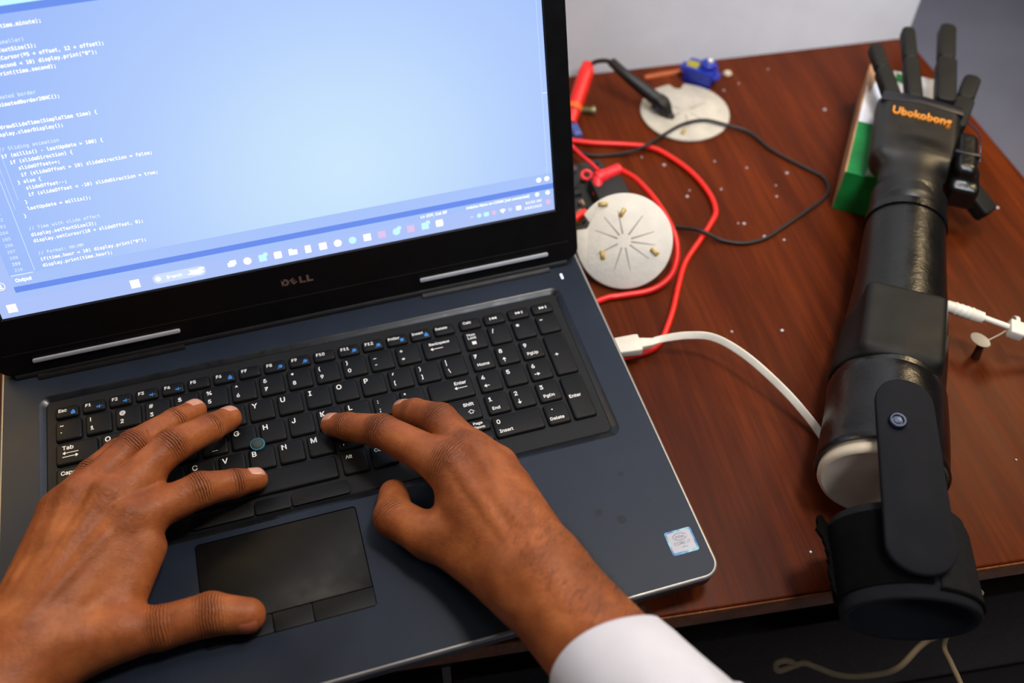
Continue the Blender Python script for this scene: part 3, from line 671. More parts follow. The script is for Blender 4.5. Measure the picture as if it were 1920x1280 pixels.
def nail(f, dip, tip, r, up, par, origin, w=5.6, L=11., back=2.0, roll=0.):
    t = unit(P_(tip)-P_(dip)); up = unit(P_(up)-(P_(up)@t)*t); s = np.cross(t, up)
    end = P_(tip)+t*r*.72; base = end-t*L; V = []; nu, nv = 11, 9
    for i in range(nu):
        q = i/(nu-1); c_ = base+t*L*q
        ww = w*(1-.18*(1-q)**2)*min(1., math.sqrt(max(0., 1-max(0, (.30-q)/.30)**2))+.12)*math.sqrt(max(.05, 1-max(0, (q-.78)/.24)**2))
        for j in range(nv):
            x = (j/(nv-1)*2-1)*ww; o_ = c_+s*x+up*(r*1.9)
            V.append(o_)
    V = P_(V); step = np.zeros(len(V))
    for _ in range(28): step += np.clip(f(V-up*step[:, None]), -2, 2)*.8
    S_ = V-up*step[:, None]; n_ = grad(f, S_)
    lift = np.zeros(len(V))
    for i in range(nu):
        for j in range(nv): e = min(i, nu-1-i, j, nv-1-j); lift[i*nv+j] = (-.25, .22, .42, .5, .52, .52)[min(e, 5)]
    S_ = S_+n_*lift[:, None]
    F = [(i*nv+j, i*nv+j+1, (i+1)*nv+j+1, (i+1)*nv+j) for i in range(nu-1) for j in range(nv-1)]
    o_ = mesh('fingernail', S_, F, MAT['nail'], par, origin, smooth=True); return o_
if SHOW_HANDS:
    person = thing('person', (60, -330, 0), 'person in a white shirt typing on the laptop with both hands', 'person')
    PO = (60, -330, 0)
    # ---- left hand
    I = [P_(p, float) for p in ((52, -98, 27), (92, -85, 23.5), (111, -80, 13.5), (123.5, -77.5, 8.2))]
    Md = [P_(p, float) for p in ((42, -84, 32), (79, -54.5, 31), (101.5, -38, 18.5), (113, -27, 9.2))]
    Rg = [P_(p, float) for p in ((24, -76, 30), (56, -44.5, 27), (80, -25, 16), (92, -14.5, 9.0))]
    Pk = [P_(p, float) for p in ((10, -77, 24), (29, -54, 22), (42, -37, 15), (51, -27, 8.3))]
    Th = [P_(p, float) for p in ((24, -160, 17), (60, -162, 13), (88, -161.5, 13), (107.5, -167, 10.5))]
    Wc = P_((-24, -153, 22.)); ax = unit((-.62, -.78, .02))
    fingers = [(I, (12.0, 10.6, 8.8, 7.3), 9), (Md, (12.0, 10.8, 9.2, 7.9), 8), (Rg, (11.5, 10.0, 8.6, 7.5), 8), (Pk, (10.5, 8.6, 7.4, 6.6), 7), (Th, (15, 12.3, 12.2, 10.1), 9)]
    Wi, Wm, Wr, Wp = P_((3, -158, 21.)), P_((-9, -153, 25.)), P_((-14, -150, 24.)), P_((-20, -147, 19.))
    palm = [(Wi, I[0], 17, 12.5, 8), (Wm, Md[0], 18, 13, 8), (Wr, Rg[0], 16, 12.5, 8), (Wp, Pk[0], 13.5, 10.8, 8),
            ((28, -118, 20), (47, -100, 24), 16, 12, 8), ((47, -88, 27), (61, -77, 25), 12.5, 10.5, 6), ((8, -165, 13), (36, -158, 13), 16, 14, 10), ((36, -148, 14), (58, -114, 21), 13, 10.5, 10),
            (Wi, Wi+ax*120, 17.5, 23, 10), (Wr, Wr+ax*120, 16, 23, 10), (Wm, Wm+ax*120, 17, 23, 10), (Wp, Wp+ax*120, 13, 19, 10)]
    rid = [(I[0]+(0, 0, 10.5), Wm+(6, 0, 16.5), 3.2, 1.6, 6), (Md[0]+(0, 0, 11.), Wm+(0, 0, 16), 3.3, 1.6, 6), (Rg[0]+(0, 0, 10.4), Wr+(4, -3, 15.), 3.0, 1.5, 6), (Pk[0]+(0, 0, 9), Wr+(0, -2, 14.5), 2.7, 1.3, 4), (I[0]+(0, 0, 5), I[0]+(-3, -5, 5), 9.5, 8, 5), (Md[0]+(0, 0, 5), Md[0]+(-3, -5, 5), 9.8, 8, 5), (Rg[0]+(0, 0, 4.6), Rg[0]+(-3, -5, 4.6), 9, 7.5, 5),
           ((34, -100, 36.5), (2, -124, 38.2), 1.3, 1.3, 6), ((12, -96, 36.5), (-8, -124, 38), 1.2, 1.3, 6), ((2, -124, 38.2), (-16, -154, 38.6), 1.3, 1.6, 6)]
    fL = hand_field(fingers, palm, 8, rid)
    up = P_((0, 0, 1.))
    def J(ch, r, spread=4.6):
        t1 = unit(ch[2]-ch[0]); t2 = unit(ch[3]-ch[1])
        return [(ch[1], t1, r[1], spread, up), (ch[2], t2, r[2], spread*.6, up)]
    joints = sum([J(c_, r_) for c_, r_, k_ in fingers[:4]], []) + [(Th[2], unit(Th[3]-Th[1]), 13, 6, unit((0, -.4, 1))), (Th[1], unit(Th[2]-Th[0]), 13, 5, up)]
    def pigment(centers):
        def fn(V):
            o_ = np.zeros(len(V))
            for c_, s, a in centers: o_ = np.maximum(o_, a*np.exp(-(((V-P_(c_))**2).sum(1)/s**2)))
            return np.clip(o_, 0, 1)
        return fn
    cen = [(c_[1]+up*8, 9, .8) for c_ in (I, Md, Rg, Pk)] + [(c_[0]+up*10, 12, .55) for c_ in (I, Md, Rg, Pk)] + [(c_[2]+up*6, 6, .5) for c_ in (I, Md, Rg, Pk)] + [(Th[2]+up*9, 10, .5)]
    at = crease_attrs(joints); at['pigment'] = pigment(cen)
    lh, _ = surf_obj('hand', fL, (-95, -250, -14), (142, 8, 64), .85, MAT['skin'], person, PO, at)
    tag(lh, 'left hand with fingers spread flat over the keys and thumb on the touchpad edge')
    for c_, r_, w_, u_ in ((I, 7.3, 5.4, (-.25, .35, 1)), (Md, 7.9, 6.0, (-.15, .3, 1)), (Rg, 7.5, 5.8, (-.1, .3, 1)), (Pk, 6.6, 4.8, (-.1, .3, 1))):
        nail(fL, c_[2], c_[3], r_, u_, lh, PO, w_)
    tn = nail(fL, Th[2], Th[3], 10.3, (.1, -1, .12), lh, PO, 6.6, 12.); tn.data.materials.clear(); tn.data.materials.append(MAT['nail2'])
    # ---- right hand and forearm
    I = [P_(p, float) for p in ((238, -120, 41), (205.5, -78.5, 30.5), (186, -59, 15.5), (176.5, -50, 8.4))]
    Md = [P_(p, float) for p in ((254, -119, 42), (242, -84, 36), (230, -62, 18), (223.5, -53.5, 9.6))]
    Rg = [P_(p, float) for p in ((266, -127, 36), (252, -103, 12), (246, -117, 9), (243, -128, 10))]
    Pk = [P_(p, float) for p in ((272, -142, 30), (264, -124, 11), (262, -134, 9), (258, -144, 10))]
    Th = [P_(p, float) for p in ((247, -168, 30), (217, -152, 20), (200.5, -132, 17), (204, -113, 10.5))]
    fingers = [(I, (13.0, 10.6, 8.9, 7.6), 9), (Md, (12.5, 10.4, 9.0, 8.0), 8), (Rg, (12, 9.4, 8.4, 7.6), 6), (Pk, (11, 8.4, 7.6, 7), 6), (Th, (15, 13.2, 12.2, 9.2), 9)]
    fa = unit((.335, -.935, .14)); Wc = P_((269, -204, 44.))
    Wi, Wm, Wr, Wp = P_((259, -208, 40.)), P_((264, -205, 45.)), P_((271, -202, 45.)), P_((278, -199, 39.))
    palm = [(I[0], Wi, 13.5, 18, 8), (Md[0], Wm, 13.5, 19, 8), (Rg[0], Wr, 12.5, 19, 8), (Pk[0], Wp, 11, 16.5, 8),
            ((240, -150, 30), (258, -195, 35), 15, 18, 9), ((232, -150, 24), (240, -128, 30), 9, 8, 9), ((226, -160, 23), (250, -192, 30), 13, 17, 10),
            (Wi, Wi+fa*160, 17.5, 21, 10), (Wm, Wm+fa*160, 19, 23, 10), (Wr, Wr+fa*160, 19, 23, 10), (Wp, Wp+fa*160, 15.5, 19, 10)]
    rid = [(I[0]+(0, 0, 11.5), Wm+(-4, 0, 17), 3.3, 1.3, 4), (Md[0]+(0, 0, 11.5), Wm+(3, 0, 17.5), 3.3, 1.3, 4), (Rg[0]+(0, 0, 11), Wr+(1, 0, 16.5), 3, 1.3, 4), (I[0]+(1, 1, 8), I[0]+(1, -5, 8), 7.5, 6, 4), (Md[0]+(0, 0, 7), Md[0]+(1, -4, 7), 7.5, 6, 4),
           ((254, -152, 57.), (266, -184, 61.5), 1.2, 1.3, 4), ((266, -184, 61.5), (272, -236, 69.), 1.3, 1.6, 4)]
    fR = hand_field(fingers, palm, 8, rid)
    joints = sum([J(c_, r_, 5.2) for c_, r_, k_ in fingers[:2]], []) + [(Th[2], unit(Th[3]-Th[1]), 13, 5, unit((-1, 0, .8))), (I[0]+up*3, unit(I[1]-I[0]), 12, 6, up)]
    cen = [(c_[1]+up*8, 10, .85) for c_ in (I, Md)] + [(I[0]+P_((4, -4, 11)), 13, .9), (Md[0]+P_((4, -2, 11)), 11, .75), (Rg[0]+P_((0, -4, 10)), 9, .4)] + [(c_[2]+up*6, 6, .45) for c_ in (I, Md)] + [(P_((262, -168, 60)), 14, .35), (P_((275, -214, 62)), 18, .3)]
    at = crease_attrs(joints); at['pigment'] = pigment(cen)
    rh, RV = surf_obj('hand', fR, (160, -355, -8), (370, -32, 110), .9, MAT['skin'], person, PO, at)
    tag(rh, 'right hand and bare wrist, forefinger pressing a key')
    nail(fR, I[2], I[3], 7.6, (-.1, .55, .9), rh, PO, 5.6); nail(fR, Md[2], Md[3], 8.0, (-.1, .75, .7), rh, PO, 5.8)
    # forearm hair
    N_ = grad(fR, RV); sel = np.where((N_[:, 2] > -.1) & (((RV-Wc)@fa) > -45) & (((RV-Wc)@fa) < 62) & (N_@P_((1, .4, .6)) > .2))[0]
    g = G(); d0 = unit((.75, .62, .1))
    for i in rng.choice(sel, 1500):
        s_ = float((RV[i]-Wc)@fa)
        if rng.random() > .2+.8*min(1, max(0, (s_+45)/50)): continue
        p = RV[i]; n_ = N_[i]; t_ = d0 + rng.normal(0, .35, 3); t_ = unit(t_-(t_@n_)*n_*.85); L_ = rng.uniform(3, 7.5); sd = unit(np.cross(t_, n_))*.055; pts = []
        for k in range(4):
            q = k/3; c_ = p+t_*L_*q+n_*(.35+1.3*math.sin(q*2.2))*.8; w_ = 1-q*.85
            pts += [tuple(c_-sd*w_), tuple(c_+sd*w_)]
        g.add(pts, [(0, 1, 3, 2), (2, 3, 5, 4), (4, 5, 7, 6)])
    tag(mesh('arm_hair', g.V, g.F, MAT['hair'], rh, PO), 'short dark hairs along the wrist', kind='stuff')
    # shirt sleeve: cuff ring of cloth with thickness round the forearm
    def sleeve():
        c0 = Wc+fa*58; e1 = unit(np.cross(fa, up)); e2 = np.cross(e1, fa); K = 72
        A_ = np.linspace(0, 2*math.pi, K, False)
        def arm_radius(s_):                       # distance from the axis to the skin, per angle
            D_ = np.cos(A_)[:, None]*e1+np.sin(A_)[:, None]*e2; r_ = np.full(K, 12.)
            for _ in range(40): r_ += -np.clip(fR(c0+fa*s_+D_*r_[:, None]), -4, 4)*.8
            return r_, D_
        loops = []
        def ringat(s_, off, wv_, flare):
            base, D_ = arm_radius(s_); k3 = base.copy()
            for _ in range(6): k3 = (k3+np.roll(k3, 1)+np.roll(k3, -1))/3
            rr_ = np.maximum(k3, base)+off+flare*(.6-.4*np.cos(A_))
            rr_ = rr_+(1.1*np.sin(3*A_+s_*.05)+.7*np.sin(7*A_+s_*.11))*wv_
            sl_ = s_-(4*np.cos(A_)+2*np.sin(2*A_))*(1-min(1, max(0, s_)/90))
            return [tuple(c0+fa*sl_[i]+D_[i]*rr_[i]) for i in range(K)]
        for s_, off in ((60, 1.6), (20, 1.6), (2, 1.6)): loops.append(ringat(s_, off, 0, 0))
        for s_, off, wv_, fl_ in ((-.8, 2.2, 0, 0), (-1.0, 3.2, 0, 0), (.2, 4.0, 0, 0), (12, 4.4, .3, .5), (26, 4.6, .6, 1.5), (44, 5., .9, 3), (52, 5.0, .9, 3), (55, 6.5, 1, 4), (75, 7, 1, 6), (105, 8, 1, 10), (140, 9, 1, 14)): loops.append(ringat(s_, off, wv_, fl_))
        return loft(loops, False, False)
    sl = tag(build('shirt_sleeve', sleeve(), MAT['shirt'], person, PO, smooth=True, auto=60), 'white shirt cuff and sleeve')

# ================================================================== prosthetic arm
MAT['shell'] = simple('glossy_black_fibre_shell', lin((13, 13, 12)), .30, 0, .3, 25, .5, 260, .0006)
MAT['palmskin'] = simple('satin_black_palm_shell', lin((15, 14, 13)), .42, 0, .25, 25, .25, 400, .0003)
MAT['shell2'] = simple('black_collar_shell', lin((11, 11, 12)), .28, 0, .3, 25, .4, 300, .0005)
MAT['foam'] = simple('charcoal_foam', lin((28, 29, 33)), .85, 0, .12, 40, .4, 1800, .0003, .1)
MAT['pla'] = simple('matt_black_printed_plastic', lin((20, 20, 18)), .6, 0, .2, 40, .3, 500, .0004, .25)
MAT['fuzz'] = simple('black_hook_and_loop_fuzz', lin((5, 5, 6)), .97, 0, .5, 80, 1., 1500, .001, .1)
MAT['weave'] = simple('black_elastic_weave', lin((20, 21, 23)), .8, 0, .3, 300, .8, 1300, .0006, .2)
MAT['liner'] = simple('cream_socket_liner', lin((222, 208, 184)), .5, 0, .12, 35, .25, 400, .0004)
MAT['orange'] = simple('orange_raised_lettering', lin((214, 138, 50)), .45, bump=.1)
MAT['blueedge'] = simple('dark_blue_film', lin((14, 16, 26)), .4, bump=.1)
MAT['bolt'] = simple('blued_steel', lin((70, 80, 105)), .25, .9, .1, bump=.05)
arm = thing('prosthetic_arm', (560, -80, TZ), 'black prosthetic forearm and hand with orange lettering, resting on the green box', 'prosthetic arm')
AO = (560, -80, TZ)
ea = P_((.559, .829, 0)); eb = P_((.829, -.559, 0)); A0 = P_((502, -184, 0.))
def AF(s, t, z): return A0 + ea*s + eb*t + P_((0, 0, z))
def armloft(prof, seg=56, cap0=True, cap1=True):      # s, t-centre, z-centre, rt, rz
    L = []
    for s, t, z, rt, rz in prof:
        L.append([tuple(AF(s, t+rt*math.cos(a), z+rz*math.sin(a))) for a in np.linspace(0, 2*math.pi, seg, False)])
    return loft(L, cap0, cap1)
def dense(prof, n=6):
    return [tuple(p) for p in catmull(prof, n)]
build('forearm_shell', armloft(dense([(48, -1, 11, 36.5, 36.5), (90, 0, 11, 36.5, 36), (125, 1, 12, 34.5, 34), (165, 1, 14, 31.5, 31.5), (195, 0, 17, 30, 29), (222, -1, 21, 28.8, 25.5), (245, -2, 27, 28, 22)])), MAT['shell'], arm, AO, smooth=True)
build('collar', armloft([(-3, 0, 14, 38.2, 38.2), (-3.5, 0, 14, 40, 40), (-1.5, 0, 14, 41, 41)] + dense([(2, 0, 14, 40.2, 40.2), (20, 0, 14, 39.6, 39.4), (40, 0, 12.8, 38.8, 38.6), (62, -1, 12, 38.2, 38)], 4) + [(64.5, -1, 12, 37.4, 37.2), (65, -1, 12, 35, 35)], cap0=False, cap1=False), MAT['shell2'], arm, AO, smooth=True)
tag(build('socket_liner', armloft([(30, 0, 14, 37, 37), (0, 0, 13, 37.6, 37.6), (-7, 0, 12, 37.8, 37.8), (-9.2, 0, 11.6, 36.5, 36.5), (-9.5, 0, 11.6, 34.5, 34.5), (-7.6, 0, 11.6, 33.2, 33.2), (-6.6, 0, 11.8, 20, 20), (-6.4, 0, 11.8, 4, 4)], 56, True, True), MAT['liner'], arm, AO, smooth=True, auto=50), 'cream socket liner showing at the open end')
0 and build('cuff_rivet', lathe([(2.2, 0), (2.2, 1.2), (1.2, 1.9), (.01, 2.0)], 16, frame(AF(14, -27.5, 42.5), tuple(ea), (-.55*.829, .55*.559, .83)), (False, False)), MAT['bolt'], arm, AO)
RA = np.stack([ea, eb, P_((0, 0, 1.))], 1)
# electronics cover: flat-topped box growing out of the shell
def fcover(P):
    d = rbox(P, AF(103, -1, 26), (31, 27, 20), 4.5, RA); d2 = cone(P, AF(74, -2, 10), AF(112, 0, 10), 37, 35)
    return smin(d, np.maximum(d2, 70-((P-A0)@ea)), 8)
surf_obj('electronics_cover', fcover, tuple(AF(60, -50, -5).clip(-1e9)-P_((20, 60, 0))), tuple(AF(180, 50, 60)+P_((20, 60, 0))), 1.6, MAT['pla'], arm, AO)
# palm
def fpalm(P):
    d = np.maximum(rbox(P, AF(312, -3, 33), (41, 33.5, 12.5), 9, RA), (((P-A0)@eb)-24-.16*((P-A0)@ea-290))*.98)
    d = smin(d, rbox(P, AF(268, -4, 30), (26, 23, 14), 12, RA), 12)
    d = smin(d, cone(P, AF(236, -2, 25), AF(285, -2, 33), 25, 13), 8)
    return d
surf_obj('palm', fpalm, (600, 0, 8), (765, 150, 62), 1.5, MAT['palmskin'], arm, AO)
build('wrist_ring', armloft([(219, -1, 20.8, 28.6, 26), (219, -1, 20.8, 30.2, 27.2), (226, -1, 22, 29.8, 26.2), (227, -1, 22, 27.8, 23)], 56, False, False), MAT['shell2'], arm, AO, smooth=True)
build('knuckle_band', loft([z3([tuple(AF(s, t, 0)[:2]) for s, t in ((338, -35), (351, -34), (353, -3), (347, 29), (337, 30), (343, -3))], z) for z in (40, 46.4)]), MAT['blueedge'], arm, AO, bevel=1.5, seg=2)
# fingers: two flat printed links each
def finger(p0, p1, w, th, z0, z1, bend=.45, nm='finger'):
    p0 = P_(p0); p1 = P_(p1); d = unit(p1-p0); L_ = np.linalg.norm(p1-p0); f0 = None; g = G()
    prm = None
    for k, (a, b, ww, zz) in enumerate(((-.12, .49, 1., 0), (.485, 1., .88, 0))):
        qa = p0+d*L_*a; qb = p0+d*L_*b; c_ = (qa+qb)/2; zc = z0+(z1-z0)*(a+b)/2; hl = L_*(b-a)/2
        F4 = frame((c_[0], c_[1], zc), (d[0], d[1], (z1-z0)/L_), (0, 0, 1))
        W_ = w*ww/2; g2 = loft([z3(rr(-hl, -W_, hl, W_, W_*(.55 if k == 0 else .8), 4), -th/2*ww), z3(rr(-hl, -W_, hl, W_, W_*(.55 if k == 0 else .8), 4), th/2*ww)]).xf(F4)
        if k == 0: f0 = build(nm, g2, MAT['pla'], arm, AO, bevel=2.2, seg=3)
        else: build('finger_tip', g2, MAT['pla'], f0, (0, 0, 0) if False else AO, bevel=2.4, seg=3)
    return f0
finger((677, 124), (694, 184), 12.8, 11, 41, 44)
finger((695, 120), (732, 195), 12.8, 11.5, 42, 46)
finger((718, 109), (768, 189), 15.8, 12.5, 42, 46)
finger((714, 82), (757, 127), 16, 13, 35, 38)
# thumb: hinge block beside the palm and a stubby thumb pointing down
def fth(P):
    d = rbox(P, AF(306, 37, 24), (24, 9, 14), 6, RA); return smin(d, rbox(P, AF(290, 40, 14), (16, 12, 11), 5, RA), 6)
tb, _ = surf_obj('thumb_mount', fth, (640, 0, -8), (740, 80, 50), 1.5, MAT['shell'], arm, AO)
build('thumb_band', loft([z3([tuple(AF(s, t, 0)[:2]) for s, t in ((300, 27), (304, 27), (304, 46.5), (300, 46.5))], z) for z in (14, 38.6)]), MAT['blueedge'], tb, AO, bevel=.8)
build('wire', tube([AF(343, 33, 38), AF(330, 44, 38), AF(312, 46, 38), AF(298, 47, 34)], .7, 8), MAT['bolt'], tb, AO, smooth=True)
F4 = frame(AF(292, 56, 2), tuple(eb*.75-ea*.45+P_((0, 0, -.42))), (0, 0, 1))
build('thumb', loft([z3(rr(-20, -8, 15, 8, 4, 4), -7), z3(rr(-20, -8, 15, 8, 4, 4), 7)]).xf(F4), MAT['pla'], arm, AO, bevel=2.5, seg=3)
# raised orange lettering across the back of the hand
V, Fc = text('Ubokobong', 9.0, 0, 0, f=None, bold=.02, ext=.045, align='c'); xs = [p[0] for p in V]; sc = 46/(max(xs)-min(xs))
M4 = Matrix(((eb[0], ea[0], 0, 0), (eb[1], ea[1], 0, 0), (0, 0, 1, 0), (0, 0, 0, 1))); c_ = AF(324, -2.5, 46.1); M4.translation = Vector(tuple(c_))
R2 = Matrix.Rotation(math.radians(-3), 4, 'Z')
gt = G().add([(a*sc, b-3, c*1.6) for a, b, c in V], Fc).xf(R2).xf(M4)
tag(mesh('lettering', gt.V, gt.F, MAT['orange'], arm, AO), 'raised orange lettering reading Ubokobong')
# hinge strap with its bolt
sd = unit((-.405, -.914, 0)); sp = P_((-sd[1], sd[0], 0.))
def stadium(L_, w0, w1, n=14):   # along +x from 0 to L_
    P = []
    for k in range(n+1): a = math.pi/2+math.pi*k/n; P.append((w0+w0*math.cos(a), w0*math.sin(a)))
    for k in range(n+1): a = -math.pi/2+math.pi*k/n; P.append((L_-w1*.85+w1*.85*math.cos(a), w1*math.sin(a)))
    return P
S0 = P_((520, -150, 59.)); sdir = Vector((sd[0]*116, sd[1]*116, -7)).normalized(); F4 = frame(S0, sdir, (0, 0, 1))
P2 = stadium(128, 17.5, 19.5); cx_ = 64
def shr(P, d): return [(x+(d if x < cx_ else -d), y*(1-d/19)) for x, y in P]
build('hinge_strap', loft([z3(shr(P2, .8), -1.8), z3(P2, -.8), z3(P2, 2.0), z3(shr(P2, .9), 3.0)]).xf(F4), MAT['foam'], arm, AO, smooth=True, auto=45)
F5 = F4.copy(); F5.translation = Vector(tuple(P_((501, -177, 61.))))
tag(build('bolt', lathe([(5.4, -1), (5.4, 1.0), (4.7, 2.0), (3.6, 2.0), (3.0, .9), (2.4, .9), (2.2, 1.5), (.01, 1.6)], 28, F5, (False, False)), MAT['bolt'], arm, AO, smooth=True, auto=30), 'round blued steel bolt')
F6 = F5.copy(); build('bolt_shank', lathe([(3.5, -14), (3.5, 0)], 16, F6), MAT['bolt'], arm, AO)
F7 = F4.copy(); F7.translation = Vector(tuple(P_((479, -243, 53.)))); build('bolt_shank', lathe([(6, -8), (6, 0)], 16, F7), MAT['pla'], arm, AO)
# upper cuff: foam ring wrapped with an elastic band and a fuzzy closing flap
C0 = P_((489, -221, 17.)); cdv = unit((-.36, -.933, 0)); cs_ = unit((.933, -.36, 0)); RZ_ = .75
def ring(prof, a0=0, a1=360, seg=60, closed=True, wob=0.):
    L = []
    for s, ro in prof:
        L.append([tuple(C0+cdv*s+cs_*(ro*1.0*math.cos(a))+P_((0, 0, ro*RZ_*math.sin(a)))) for a in np.radians(np.linspace(a0, a1, seg, not (a1-a0 == 360)))])
    return loft(L, False, False, closed)
cf = build('cuff_foam', ring([(58, 34), (60, 35), (60.5, 37.5), (59, 39.5), (2, 39.5), (0, 38), (0, 36), (2, 34), (58, 34)]), MAT['foam'], arm, AO, smooth=True, auto=60)
tag(cf, 'padded charcoal foam ring of the upper cuff')
def patch(name, a0, a1, s0, s1, r0, r1, mat, lab=None, n=40):
    def arc(s, r): return [tuple(C0+cdv*s+cs_*(r*math.cos(a))+P_((0, 0, r*RZ_*math.sin(a)))) for a in np.radians(np.linspace(a0, a1, n))]
    L = []
    for s in np.linspace(s0, s1, 14): 
        e = 0 if 0 < (s-s0) < (s1-s0) else 1
        top = arc(s, r1-(.6 if e else 0)); bot = arc(s, r0); L.append(top+bot[::-1])
    o_ = build(name, loft(L), mat, arm, AO, smooth=True, auto=60)
    if lab: tag(o_, lab)
    return o_
patch('elastic_band', -150, 78, 7, 54, 39, 41.2, MAT['weave'], 'woven elastic band')
patch('fuzzy_flap', 84, 196, 6, 52, 39, 41.8, MAT['fuzz'], 'fuzzy black hook-and-loop flap')
g = G()                                        # frayed free end of the flap sticking out at the side
n_ = 26; Vf = []
for k in range(n_):
    s_ = 5+48*k/(n_-1); e_ = rng.uniform(-1.2, 1.6)
    b_ = C0+cdv*s_+cs_*(-41)+P_((0, 0, -4)); t_ = C0+cdv*s_+cs_*(-47-e_-5*math.exp(-((k-4)/4)**2))+P_((0, 0, 12+e_))
    Vf += [tuple(b_), tuple(t_), tuple(t_+P_((.6, .2, 2.4))), tuple(b_+P_((2, .5, 4)))]
for k in range(n_-1): g.F += [tuple(4*k+q for q in (0, 1))+tuple(4*(k+1)+q for q in (1, 0)), tuple(4*k+q for q in (1, 2))+tuple(4*(k+1)+q for q in (2, 1)), tuple(4*k+q for q in (2, 3))+tuple(4*(k+1)+q for q in (3, 2))]
g.V = Vf; build('flap_end', g, MAT['fuzz'], arm, AO, smooth=True)
build('cuff_stitching', ring([(53, 41.2), (54, 41.9), (55, 41.2), (55, 39)], -150, 80, 50, False), MAT['fuzz'], arm, AO, smooth=True)
# ================================================================== carton under the prosthetic hand
MAT['card'] = simple('brown_corrugated_card', lin((168, 126, 92)), .85, bump=.2); MAT['green'] = simple('green_print_on_card', lin((0, 120, 52)), .5, bump=.05)
MAT['whitecard'] = simple('white_print_on_card', lin((226, 228, 236)), .6, 0, .04, bump=.05); MAT['greylab'] = simple('grey_label', lin((150, 158, 142)), .6, bump=0)
CO = P_((616, 75, 0.)); cu = unit((86, 115, 0)); cvv = P_((cu[1], -cu[0], 0.))
def CB(a, b, z): return tuple(CO+cu*a+cvv*b+P_((0, 0, z)))
carton = thing('carton', CB(74, 28, TZ), 'small green and white cardboard box under the prosthetic hand', 'box'); KO = CB(74, 28, TZ)
def cb(a0, b0, z0, a1, b1, z1): V, Fc = box(a0, b0, z0, a1, b1, z1); return G().add([CB(*v) for v in V], Fc)
CL, CWd, CH = 150, 60, 41
build('body', cb(0, 0, TZ, CL, CWd, TZ+CH-1), MAT['card'], carton, KO, bevel=.6)
for a0, a1, mt, nm in ((0, 68, 'green', 'green_panel'), (68, CL-12, 'whitecard', 'white_panel')):
    build(nm, cb(a0+.0, 1.6, TZ+CH-1, a1, CWd-.2, TZ+CH-.5), MAT[mt], carton, KO)
build('white_panel', cb(CL-12, 8, TZ+CH-1, CL, CWd-.2, TZ+CH-.5), MAT['whitecard'], carton, KO)
build('front_panel', cb(-.6, .8, TZ+.5, .02, CWd-.2, TZ+CH-.6), MAT['green'], carton, KO)
g = G().add([CB(1, 16, TZ+CH-.3), CB(20, 18, TZ+CH-.3), CB(20, 48, TZ+CH-.3), CB(1, 48, TZ+CH-.3)], [(0, 1, 2, 3)])
build('label', g, MAT['greylab'], carton, KO)
build('green_mark', G().add([CB(CL-30, 2, TZ+CH-.35), CB(CL-8, 2, TZ+CH-.35), CB(CL-16, 9, TZ+CH-.35), CB(CL-34, 6, TZ+CH-.35)], [(0, 1, 2, 3)]), MAT['green'], carton, KO)
build('green_mark', G().add([CB(CL-14, 24, TZ+CH-.35), CB(CL-2, 24, TZ+CH-.35), CB(CL-4, 33, TZ+CH-.35), CB(CL-18, 34, TZ+CH-.35)], [(0, 1, 2, 3)]), MAT['green'], carton, KO)
build('torn_flap', loft([[CB(CL-40, 4, TZ+CH-.8), CB(CL, 0, TZ+CH-.8), CB(CL-2, 9, TZ+CH+2.0), CB(CL-22, 8, TZ+CH+.6)], [CB(CL-40, 4, TZ+CH+.4), CB(CL, 0, TZ+CH+1), CB(CL-2, 9, TZ+CH+4.0), CB(CL-22, 8, TZ+CH+2)]]), MAT['card'], carton, KO)
